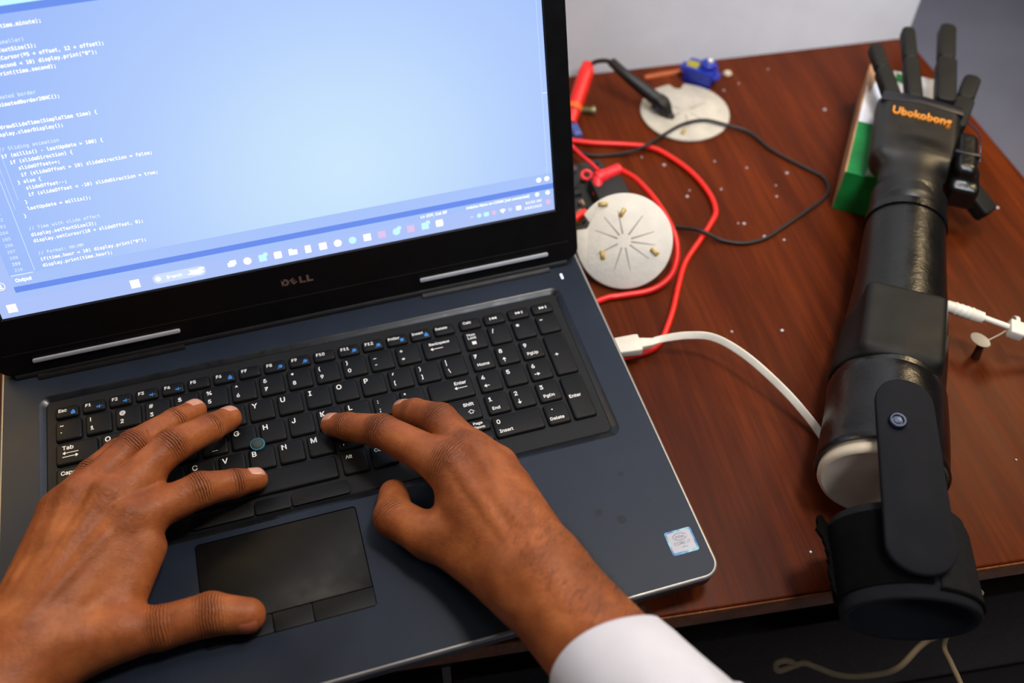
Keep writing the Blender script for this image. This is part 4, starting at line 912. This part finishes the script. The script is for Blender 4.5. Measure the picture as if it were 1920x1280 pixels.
# ================================================================== white discs
MAT['disc'] = simple('off_white_cast_disc', lin((210, 206, 197)), .6, 0, .06, 70, .5, 260, .0007)
MAT['disc_old'] = simple('grey_white_cast_disc', lin((182, 176, 163)), .55, 0, .16, 60, .5, 260, .0009)
MAT['brass'] = simple('brassy_stud', lin((190, 165, 105)), .4, .3); MAT['groove'] = simple('grey_groove', lin((132, 124, 112)), .8)  # groove: rib colour, darker than the disc plate
def discprof(R, th, notch, seg=72):
    P = []
    for k in range(seg):
        a = 2*math.pi*k/seg; d = (a-notch+math.pi) % (2*math.pi)-math.pi; r = R
        if abs(d) < .12: r = R-7.5*(1-(d/.14)**6)
        P.append((r*math.cos(a)*(1+.004*math.sin(5*a)), r*math.sin(a)))
    return P
def disc(name, F4, R, th, notch, mat, label, spokes, studs, group=None):
    o_c = F4.translation; O = tuple(o_c); t_ = thing(name, O, label, 'disc', group)
    P = discprof(R, th, notch); P1 = [(x*.975, y*.975) for x, y in P]
    build('plate', loft([z3(P1, 0), z3(P, .8), z3(P, th-.8), z3(P1, th)]).xf(F4), MAT[mat], t_, O, smooth=True, auto=40)
    for a, r0, r1 in spokes:
        c, s = math.cos(a), math.sin(a); n0 = .35; n1 = 1.1
        g = G().add([(r0*c-n0*s, r0*s+n0*c, th+.02), (r0*c+n0*s, r0*s-n0*c, th+.02), (r1*c+n1*s*.3, r1*s-n1*c*.3, th+.02), (r1*c-n1*s*.3, r1*s+n1*c*.3, th+.02), ((r0+r1)/2*c+.3*s, (r0+r1)/2*s-.3*c, th+.5), (r1*c+1.6*s, r1*s-1.6*c, th+.02), (r0*c+1.6*s, r0*s-1.6*c, th+.02)],
                    [(0, 1, 2, 3), (1, 6, 5, 2)])
        g2 = loft([[(r0*c-.6*s, r0*s+.6*c, th+.02), (r0*c+.6*s, r0*s-.6*c, th+.02), (r1*c+.25*s, r1*s-.25*c, th+.02), (r1*c-.25*s, r1*s+.25*c, th+.02)], [(r0*c-.1*s, r0*s+.1*c, th+.3), (r0*c+.1*s, r0*s-.1*c, th+.3), (r1*c, r1*s, th+.1), (r1*c-.02*s, r1*s+.02*c, th+.1)]])
        build('rib', G().add(g2.V, g2.F).xf(F4), MAT['groove'], t_, O)
    for a, r, k in studs:
        x, y = r*math.cos(a), r*math.sin(a)
        F8 = F4 @ Matrix.Translation((x, y, th-.2)) @ Matrix.Rotation(.7*k+.3, 4, 'Z')
        g = loft([z3(rr(-4.0, -2.0, 4.0, 2.0, 1, 3), 0), z3(rr(-3.2, -1.4, 3.4, 1.4, .8, 3), 2.0), z3(rr(-1.6, -.8, 1.4, .9, .4, 3), 3.4)])
        build('stud', g.xf(F8), MAT['brass'], t_, O, smooth=True)
    return t_
# near disc leans up on the circuit board behind it
n1_ = unit(P_((-.28, -.52, .80))); F4 = frame(P_((424.2, 64.6, -2.6)), (1, -.35, .12), tuple(n1_))
disc('cast_disc', F4, 37.5, 3.2, math.radians(155), 'disc', 'off-white round disc with star ribs and three brassy studs, nearest the laptop', [(math.radians(a), 5.5, 24) for a in (15, 52, 100, 128, 158, 205, 250, 280, 322, 350)],
     [(math.radians(92), 22, 1), (math.radians(212), 20, 2), (math.radians(338), 25, 3), (math.radians(118), 33, 4)])
F4 = frame(P_((545, 223, TZ+.2)), (1, -.1, 0), (0, 0, 1))
disc('cast_disc', F4, 40.5, 3.0, math.radians(84), 'disc_old', 'greyish round disc lying flat by the wall under a black clip', [(math.radians(a), 6, 24) for a in (20, 140, 200, 260, 310)], [(math.radians(250), 30, 1)])
# ================================================================== circuit board and stand by the lid
MAT['pcb'] = simple('dark_circuit_board', lin((34, 38, 34)), .5, bump=.3); MAT['chip'] = simple('chip_black', lin((26, 27, 28)), .45); MAT['solder'] = simple('gold_pads', lin((210, 170, 110)), .35, .4)
MAT['pinkchip'] = simple('dull_violet_part', lin((90, 66, 80)), .5)
pcb = thing('circuit_board', (405, 128, TZ), 'dark circuit board crowded with parts, wedged between the screen and the near disc', 'circuit board'); QO = (405, 128, TZ)
build('board', boxg(372, 72, TZ+1, 448, 182, TZ+2.8), MAT['pcb'], pcb, QO, bevel=.3)
for x_, y_ in ((376, 76), (440, 76), (376, 176), (440, 176)): build('standoff', lathe([(2.5, TZ), (2.5, TZ+1.2)], 12, Matrix.Translation((x_, y_, 0))), MAT['chip'], pcb, QO)
build('display_module', boxg(425, 118, TZ+2.8, 452, 150, TZ+16), MAT['chip'], pcb, QO, bevel=1)
for k in range(46):
    x_ = rng.uniform(374, 440); y_ = rng.uniform(96, 178); w_ = rng.uniform(2, 7); h_ = rng.uniform(2, 6); z_ = rng.uniform(1, 5)
    build('component', boxg(x_, y_, TZ+2.8, x_+w_, y_+h_, TZ+2.8+z_), MAT[('chip', 'chip', 'solder', 'pinkchip', 'chip')[k % 5]], pcb, QO)
# ================================================================== test leads and cables
def plastic(name, rgb, r=.4): MAT[name] = simple(name+'_plastic', lin(rgb), r, 0, .08, bump=.08)
plastic('red', (225, 34, 26), .38); plastic('redplug', (232, 40, 52), .42); plastic('black', (12, 11, 13), .55); plastic('white', (226, 220, 206), .4); plastic('cream', (190, 176, 150), .5); plastic('cordcol', (112, 96, 70), .7); plastic('blue', (22, 44, 150), .3); plastic('yellow', (150, 140, 40), .5); plastic('orangeband', (225, 95, 30), .5)
RZ = TZ+2.6
red = thing('red_test_lead', (548, 100, TZ), 'red cable loop sweeping from the screen edge past both discs to the white plug', 'cable'); RO = (548, 100, TZ)
def PT(*pts): return [P_(p, float) for p in pts]

build('cable', tube(PT((428.0, 213.9, -23), (448.6, 204.2, -23.4), (475.1, 194.6, -23.4), (493.9, 185.4, -22.8), (506.3, 171.9, -23.4), (517.9, 145.7, -23.4), (522.3, 118.1, -23.4), (519.2, 95.6, -23.4), (508.6, 82.3, -23.4), (492.7, 67.4, -23.4), (472.0, 48.0, -23.4), (457.3, 26.8, -23.4), (443.9, 5.1, -23.4), (431.5, -11.9, -23.4), (421.8, -22.7, -23.4), (410.9, -27.5, -23.4), (398, -28, -23.4), (388, -28, -23.4)), 2.4, 12, 8), MAT['red'], red, RO, smooth=True)
lead = thing('banana_plug_lead', (445, 120, TZ), 'red plug with ridged sleeve and its red cable curling round the near disc', 'cable'); BO = (445, 120, TZ)
build('cable', tube(PT((452.9, 152.8, -11), (456.5, 145, -9), (460.9, 130.5, -6.0), (463.0, 100.9, 0.0), (463.5, 72.9, 2.0), (463.3, 54.3, -2), (459.2, 40.6, -9.0), (450.2, 31.1, -17.0), (434.5, 27.5, -22.6), (412.8, 28.8, -23.4), (400.6, 29.9, -23.4), (388.4, 27.9, -23.4)), 2.5, 12, 8), MAT['red'], lead, BO, smooth=True)
build('thin_wire', tube(PT((425.8, 208.3, -18), (428.9, 184.6, -14), (431.0, 165.1, -8), (433.5, 150.0, -5)), 1.7, 10, 8), MAT['redplug'], lead, BO, smooth=True)
dplug = unit(P_((25, 7.5, -1.))); F4 = frame((430, 145.2, -10), tuple(dplug), (0, 0, 1)) @ Matrix.Rotation(math.radians(90), 4, 'Y')
pr = [(5.0, 0), (5.8, 1), (5.8, 9)]
for k in range(5): pr += [(5.0, 10+k*3.0), (5.6, 11+k*3.0), (5.4, 12.4+k*3.0)]
build('plug_sleeve', lathe(pr+[(3.0, 26)], 24, F4), MAT['redplug'], lead, BO, smooth=True, auto=50)
build('plug_nose', tube(PT((432, 146, -10), (430, 140, -13), (428, 133, -17)), [5, 4.6, 3.6], 16, 4), MAT['redplug'], lead, BO, smooth=True)
tor = G(); 
tl = [[tuple(P_((424.5, 152, -10))+P_((math.cos(a), .9*math.sin(a), .3*math.sin(a)))*(4.2+1.4*math.cos(b))+P_((0, 0, 1.4*math.sin(b)))) for b in np.linspace(0, 2*math.pi, 8, False)] for a in np.linspace(0, 2*math.pi, 25)]
build('plug_ring', loft(tl, False, False), MAT['redplug'], lead, BO, smooth=True)
rs = tag(build('wire_stub', tube(PT((396, 107, -14), (404, 112, -14), (411, 114.5, -14)), 3.2, 12, 4), MAT['red'], None, (404, 110, TZ), smooth=True, loc=(404, 110, TZ)), 'short red wire end poking out beside the notch of the near disc', 'wire')
blk = tag(build('black_cable', tube(PT((425.6, 206.6, -24.2), (439.4, 191.8, -24.2), (457.1, 186.1, -24.2), (478.1, 181.5, -21), (492.0, 181.9, -16.5), (512.3, 194.4, -20.5), (534.0, 203.3, -20.6), (554.8, 203.7, -20.6), (570.0, 193.3, -20.6), (588.9, 180.4, -23.4), (598.1, 154.7, -24.3), (613.5, 128.6, -24.3), (625.0, 111.2, -24.3), (624.4, 97.4, -24.3), (614.0, 85.3, -24.3), (591.1, 74.5, -24.3), (566.3, 63.9, -24.3), (545.6, 55.8, -24.3), (526.6, 55.5, -24.3), (509.8, 63.1, -23.5), (495.9, 72.5, -18.6), (481.8, 85.7, -23.0), (466.0, 95.4, -24.3)), 1.5, 10, 8), MAT['black'], None, (548, 100, TZ), smooth=True, loc=(548, 100, TZ)), 'thin black cable looping widely over the desk between the discs and the box', 'cable')
# black clip lead and red probe by the wall
clip = thing('black_test_clip', (505, 245, TZ), 'black crocodile clip on a short cord, biting onto the flat disc', 'clip'); KO2 = (505, 245, TZ)
build('cord', tube(PT((470, 283, -3), (477.1, 280.7, 3), (485.4, 275.5, 6), (490.9, 268.8, 6)), 2.0, 12, 8), MAT['black'], clip, KO2, smooth=True)
build('sleeve', tube(PT((489.2, 272.9, 6), (497.2, 256.2, 2), (508.6, 242.7, -5), (519.8, 231.8, -12)), [4.2, 4.6, 5.6, 6.4], 16, 6), MAT['black'], clip, KO2, smooth=True)
F4 = frame((519, 232, -12), (9.5, -13, -6), (0, 0, 1))
build('jaw', loft([[(0, -5, 1), (0, 5, 1), (0, 5, 6), (0, -5, 6)], [(7, -6.2, .5), (7, 6.2, .5), (7, 6.2, 6), (7, -6.2, 6)], [(13, -4.5, -.5), (13, 4.5, -.5), (13, 4.5, 4), (13, -4.5, 4)], [(18, -3.2, -3), (18, 3.2, -3), (18, 3.2, -1), (18, -3.2, -1)]]).xf(F4), MAT['black'], clip, KO2, bevel=.8)
build('jaw', loft([[(0, -6.5, -6), (0, 6.5, -6), (0, 6.5, -1), (0, -6.5, -1)], [(12, -6, -5), (12, 6, -5), (12, 6, -.5), (12, -6, -.5)], [(24, -2.5, -5), (24, 2.5, -5), (24, 2.5, -3.2), (24, -2.5, -3.2)]]).xf(F4), MAT['black'], clip, KO2, bevel=.8)
build('spring_rivet', lathe([(3.4, -7.2), (3.4, 7.2)], 14, F4 @ Matrix.Translation((5, 0, 0)) @ Matrix.Rotation(math.radians(90), 4, 'X')), MAT['bolt'], clip, KO2)
probe = thing('red_test_probe', (455, 255, TZ), 'fat red test probe standing against the screen edge by the wall', 'probe'); KO3 = (455, 255, TZ)
build('handle', tube(PT((471.0, 285.4, -1), (467, 277, -3.5), (457.5, 262.6, -9), (444.7, 243.3, -16)), [4.4, 7.2, 7.4, 6.6], 18, 6), MAT['red'], probe, KO3, smooth=True)
build('orange_band', tube(PT((446.6, 246.6, -15.2), (443.2, 241.3, -16.4)), 7.3, 18, 2), MAT['orangeband'], probe, KO3, smooth=True)
build('tip', tube(PT((443.2, 240.3, -16), (437.2, 229.5, -19)), [6.0, 4.6], 18, 2), MAT['red'], probe, KO3, smooth=True)
sc_ = thing('steel_screw', (460, 247, TZ), 'dull olive-grey screw lying beside the red probe', 'screw')
F4 = frame((454, 249.2, -22.4), (12, -4.6, 0), (0, 0, 1)) @ Matrix.Rotation(math.radians(90), 4, 'Y')
MAT['olive'] = simple('olive_zinc', lin((120, 118, 84)), .4, .5)
build('shank', lathe([(2.4, 0)]+[(2.4+(.5 if k % 2 else 0), 1+k*.9) for k in range(9)]+[(2.4, 9.5)], 16, F4), MAT['olive'], sc_, (460, 247, TZ))
build('head', lathe([(4.0, 9.5), (4.2, 10.2), (4.0, 12.6), (2.2, 12.8), (1.9, 11.6), (.01, 11.6)], 16, F4, (True, False)), MAT['olive'], sc_, (460, 247, TZ))
bb = tag(build('blue_terminal', loft([z3(rr(435, 214, 443, 233, 1, 3), TZ), z3(rr(435, 214, 443, 233, 1, 3), TZ+6), z3(rr(436, 216, 442, 231, 1, 3), TZ+8)]), simple('blue_grey_plastic', lin((66, 84, 150)), .45), None, (439, 224, TZ), loc=(439, 224, TZ), bevel=.5), 'small blue terminal block half hidden by the screen edge', 'terminal block')
# blue servo motor
sv = thing('servo_motor', (576, 264, TZ), 'small blue servo motor with a yellow label, beyond the flat disc', 'motor'); SO = (576, 264, TZ)
F4 = frame((577, 263, TZ), (.70, -.71, 0), (0, 0, 1)) @ Matrix.Rotation(math.radians(0), 4, 'Z')
build('case', loft([z3(rr(-15, -9, 13, 9, 1.5, 3), 0), z3(rr(-15, -9, 13, 9, 1.5, 3), 17)]).xf(F4), MAT['blue'], sv, SO, bevel=1.2)
build('mounting_tab', loft([z3(rr(-20, -6, 18, 6, 1.5, 3), 10), z3(rr(-20, -6, 18, 6, 1.5, 3), 12.5)]).xf(F4), MAT['blue'], sv, SO, bevel=.5)
build('gear_housing', lathe([(7.5, 16.8), (7.5, 21.5), (6.5, 22.4), (.01, 22.4)], 24, F4 @ Matrix.Translation((5, 1.5, 0)), (True, False)), MAT['blue'], sv, SO, smooth=True, auto=40)
build('gear_shaft', lathe([(2.3, 22.2), (2.3, 25), (.01, 25)], 14, F4 @ Matrix.Translation((6, 2, 0)), (True, False)), MAT['white'], sv, SO)
build('label', loft([z3(rr(-14, -6, -3, 4, .5, 2), 17.0), z3(rr(-14, -6, -3, 4, .5, 2), 17.25)]).xf(F4), MAT['yellow'], sv, SO)
tag(build('wood_sliver', loft([z3(rr(529, 279.5, 574, 284.5, 1, 3), TZ), z3(rr(529.6, 280, 573.4, 284, 1, 3), TZ+1.6)]), simple('pale_raw_wood', lin((176, 92, 50)), .6), None, (551, 282, TZ), loc=(551, 282, TZ)), 'thin orange-brown strip of wood lying along the wall', 'strip')
tag(build('glue_pellet', lathe([(3, 0), (4.2, 1.2), (3.2, 2.8), (.01, 3.2)], 14, Matrix.Translation((607, 266, TZ)), (True, False)), MAT['cream'], None, (607, 266, TZ), loc=(607, 266, TZ), smooth=True), 'tan pellet on the desk, right of the blue motor', 'pellet')
# white cable plugged into the laptop
usb = thing('white_usb_cable', (430, -45, TZ), 'white flat cable plugged into the right side of the laptop, arching to the prosthetic arm', 'cable'); UO = (430, -45, TZ)
F4 = frame((383.2, -25.2, -13), (1, -.09, 0), (0, 0, 1))
build('connector', loft([[(0, y, z) for y, z in rr(-7, -3.2, 7, 3.2, 1, 3)], [(17, y, z) for y, z in rr(-7.6, -3.8, 7.6, 3.8, 1.4, 3)], [(20, y, z) for y, z in rr(-7.4, -3.6, 7.4, 3.6, 1.4, 3)]]).xf(F4), MAT['white'], usb, UO, bevel=.7)
build('strain_relief', loft([[(19.5, y, z) for y, z in rr(-4.6, -2.7, 4.6, 2.7, 1, 3)], [(30, y, z) for y, z in rr(-3.2, -1.6, 3.2, 1.6, .8, 3)]]).xf(F4), MAT['white'], usb, UO, bevel=.4)
C = catmull(PT((411, -27.8, -13), (419.8, -27.6, -12), (437.6, -33.3, -7), (453.8, -43.0, -4), (468.8, -64.9, -4), (483.9, -96.1, -9), (494.4, -120.0, -17), (500.2, -136.4, -23.4), (504, -143, -24.8)), 8); lp = []
for i, c in enumerate(C):
    t = unit(C[min(i+1, len(C)-1)]-C[max(i-1, 0)]); tw = min(1, i/22.); s = unit(np.cross((0, 0, 1.), t)); u = np.cross(t, s); ca, sa = math.cos(.9*tw), math.sin(.9*tw); s2 = s*ca+u*sa; u2 = u*ca-s*sa
    lp.append([tuple(c+s2*a+u2*b) for a, b in rr(-2.9, -.95, 2.9, .95, .9, 3)])
build('cable', loft(lp), MAT['white'], usb, UO, smooth=True, auto=50)
# jack plugged into the prosthetic arm, with a cable tie
jk = thing('white_jack_cable', (650, -88, TZ), 'white jack cable plugged into the right side of the prosthetic forearm', 'cable'); JO = (650, -88, TZ)
dj = unit(P_((22, -17, -2.))); F4 = frame((617.5, -65.5, 8), tuple(dj), (0, 0, 1)) @ Matrix.Rotation(math.radians(90), 4, 'Y')
build('metal_tip', lathe([(2.6, 0), (2.6, 7)], 16, F4), MAT['brass'], jk, JO)
build('plug_body', lathe([(3.6, 6), (4.4, 7), (4.7, 20), (4.4, 30), (4.2, 30.2), (4.2, 33), (2.6, 33.6)], 20, F4), MAT['white'], jk, JO, smooth=True, auto=40)
for k in range(4): build('grip_ridge', lathe([(4.6, 12+k*4), (4.95, 12.4+k*4), (4.95, 13.4+k*4), (4.6, 13.8+k*4)], 20, F4, (False, False)), MAT['white'], jk, JO)
build('cable', tube(PT((644.0, -85.4, 5.6), (651.4, -92.0, 5), (658, -97, 4), (668, -103.5, 1), (690, -113, -8), (730, -128, -21), (790, -150, -23.6), (812, -160, -27), (824, -166, -60), (828, -168, -140)), 2.2, 12, 8), MAT['white'], jk, JO, smooth=True)
tie = thing('cable_tie', (662, -101, TZ), 'white cable tie round the jack cable, its thin tail ending in a paddle', 'cable tie'); TO = (662, -101, TZ)
F4 = frame((661.5, -100.5, 3.2), (10, -6.5, -2), (0, 0, 1))
build('head', loft([[(-5, y, z) for y, z in rr(-6.5, -4, 6.5, 4.4, 1.5, 3)], [(5, y, z) for y, z in rr(-6.5, -4, 6.5, 4.4, 1.5, 3)]]).xf(F4), MAT['white'], tie, TO, bevel=.8)
tl = [[tuple((F4 @ Vector((b_[0]*1.5, 0, 0)) ) + Vector((0, 0, 0)) + (F4.to_3x3() @ Vector((0, (5.2+b_[1]*.7)*math.cos(a)+7, (5.2+b_[1]*.7)*math.sin(a)-1)))) for b_ in rr(-1, -1, 1, 1, .4, 2)] for a in np.linspace(0, 2*math.pi, 21)]
build('loop', loft(tl, False, False), MAT['white'], tie, TO, smooth=True, auto=50)
build('tail', tube(PT((657, -98, 2), (652, -98.5, -1), (644, -98.5, -5)), .55, 8, 6), MAT['cream'], tie, TO, smooth=True)
F5 = frame((640.2, -96.0, -6.5), (2.5, -13, 3), (-.5, -.3, .8))
build('paddle', loft([z3([(8.2*math.cos(a), 3.9*math.sin(a)) for a in np.linspace(0, 2*math.pi, 20, False)], -1.2), z3([(8.4*math.cos(a), 4.1*math.sin(a)) for a in np.linspace(0, 2*math.pi, 20, False)], .9)]).xf(F5), MAT['cream'], tie, TO, bevel=.5)
tag(build('paddle_shadow', lathe([(3.4, 0), (3.1, 2), (2.4, 15), (2.2, 16.5)], 16, Matrix.Translation((643.5, -97.5, TZ)) @ Matrix.Rotation(math.radians(-7), 4, 'X')), simple('shadow_brown', lin((66, 30, 18)), .45), None, (643.5, -97.5, TZ), loc=(643.5, -97.5, TZ), smooth=True), 'short dark brown peg for the shadow under the cable tie paddle', 'standin')  # dark post built in place of the paddle's cast shadow
# cords hanging below the desk edge, in front of the drawers
tag(build('hanging_cord', tube(PT((446, -247, -113), (437.4, -243.3, -108), (430.7, -242.6, -110), (433, -246, -116), (447.9, -247.3, -110), (456.2, -252.7, -110), (467.7, -261.4, -110), (484.7, -267.1, -110), (508.2, -268.7, -110), (531.8, -259.4, -108), (546, -257.5, -100), (552, -256.9, -70), (553, -255.6, -44)), 2.3, 10, 8), MAT['cordcol'], None, (490, -262, -110), smooth=True, loc=(490, -262, -110)), 'pale looped cord hanging under the desk edge, below the arm cuff', 'cord')
tag(build('hanging_cord', tube(PT((543, -256.5, -44), (541, -260, -60), (537.7, -267.1, -90), (535.8, -279.8, -92), (533.8, -295.8, -92), (530, -330, -100), (526, -352, -200)), 1.9, 10, 8), MAT['cordcol'], None, (536, -280, -90), smooth=True, loc=(536, -280, -90)), 'straight tan cord running down out of sight below the arm cuff', 'cord')
# specks of solder and plastic scattered on the desk
MAT['speck'] = simple('shiny_speck', lin((200, 196, 205)), .25, .3, .1, bump=0)
spk = [(568.3, 139.6), (598.8, 123.9), (583.0, 112.3), (577.3, 99.5), (504.1, 120.0), (509.3, 126.7), (479.3, -25.6), (546.6, 59.0), (532.5, 79.0), (593.4, 244.2), (671.5, 193.2), (647.9, 263.0), (544.8, 154.8), (500.3, 162.2), (485.3, 177.2), (560.5, 51.3), (516.2, -35.1), (465.0, -196.6), (452.2, -206.6), (536.9, 77.1), (620.0, -183.2), (535.7, 120.7), (750.9, 36.5), (611.4, 250.1)]
g = G()
for i, (x_, y_) in enumerate(spk):
    r_ = (1.1, 1.5, .9)[i % 3]; L_ = lathe([(r_*.8, 0), (r_, r_*.4), (r_*.5, r_*.9), (.01, r_)], 7, Matrix.Translation((x_, y_, TZ)), (True, False)); g.add(L_.V, L_.F)
tag(build('specks', g, MAT['speck'], None, (560, 80, TZ), loc=(560, 80, TZ)), 'shiny specks of dust scattered over the desk top', 'dust', kind='stuff')
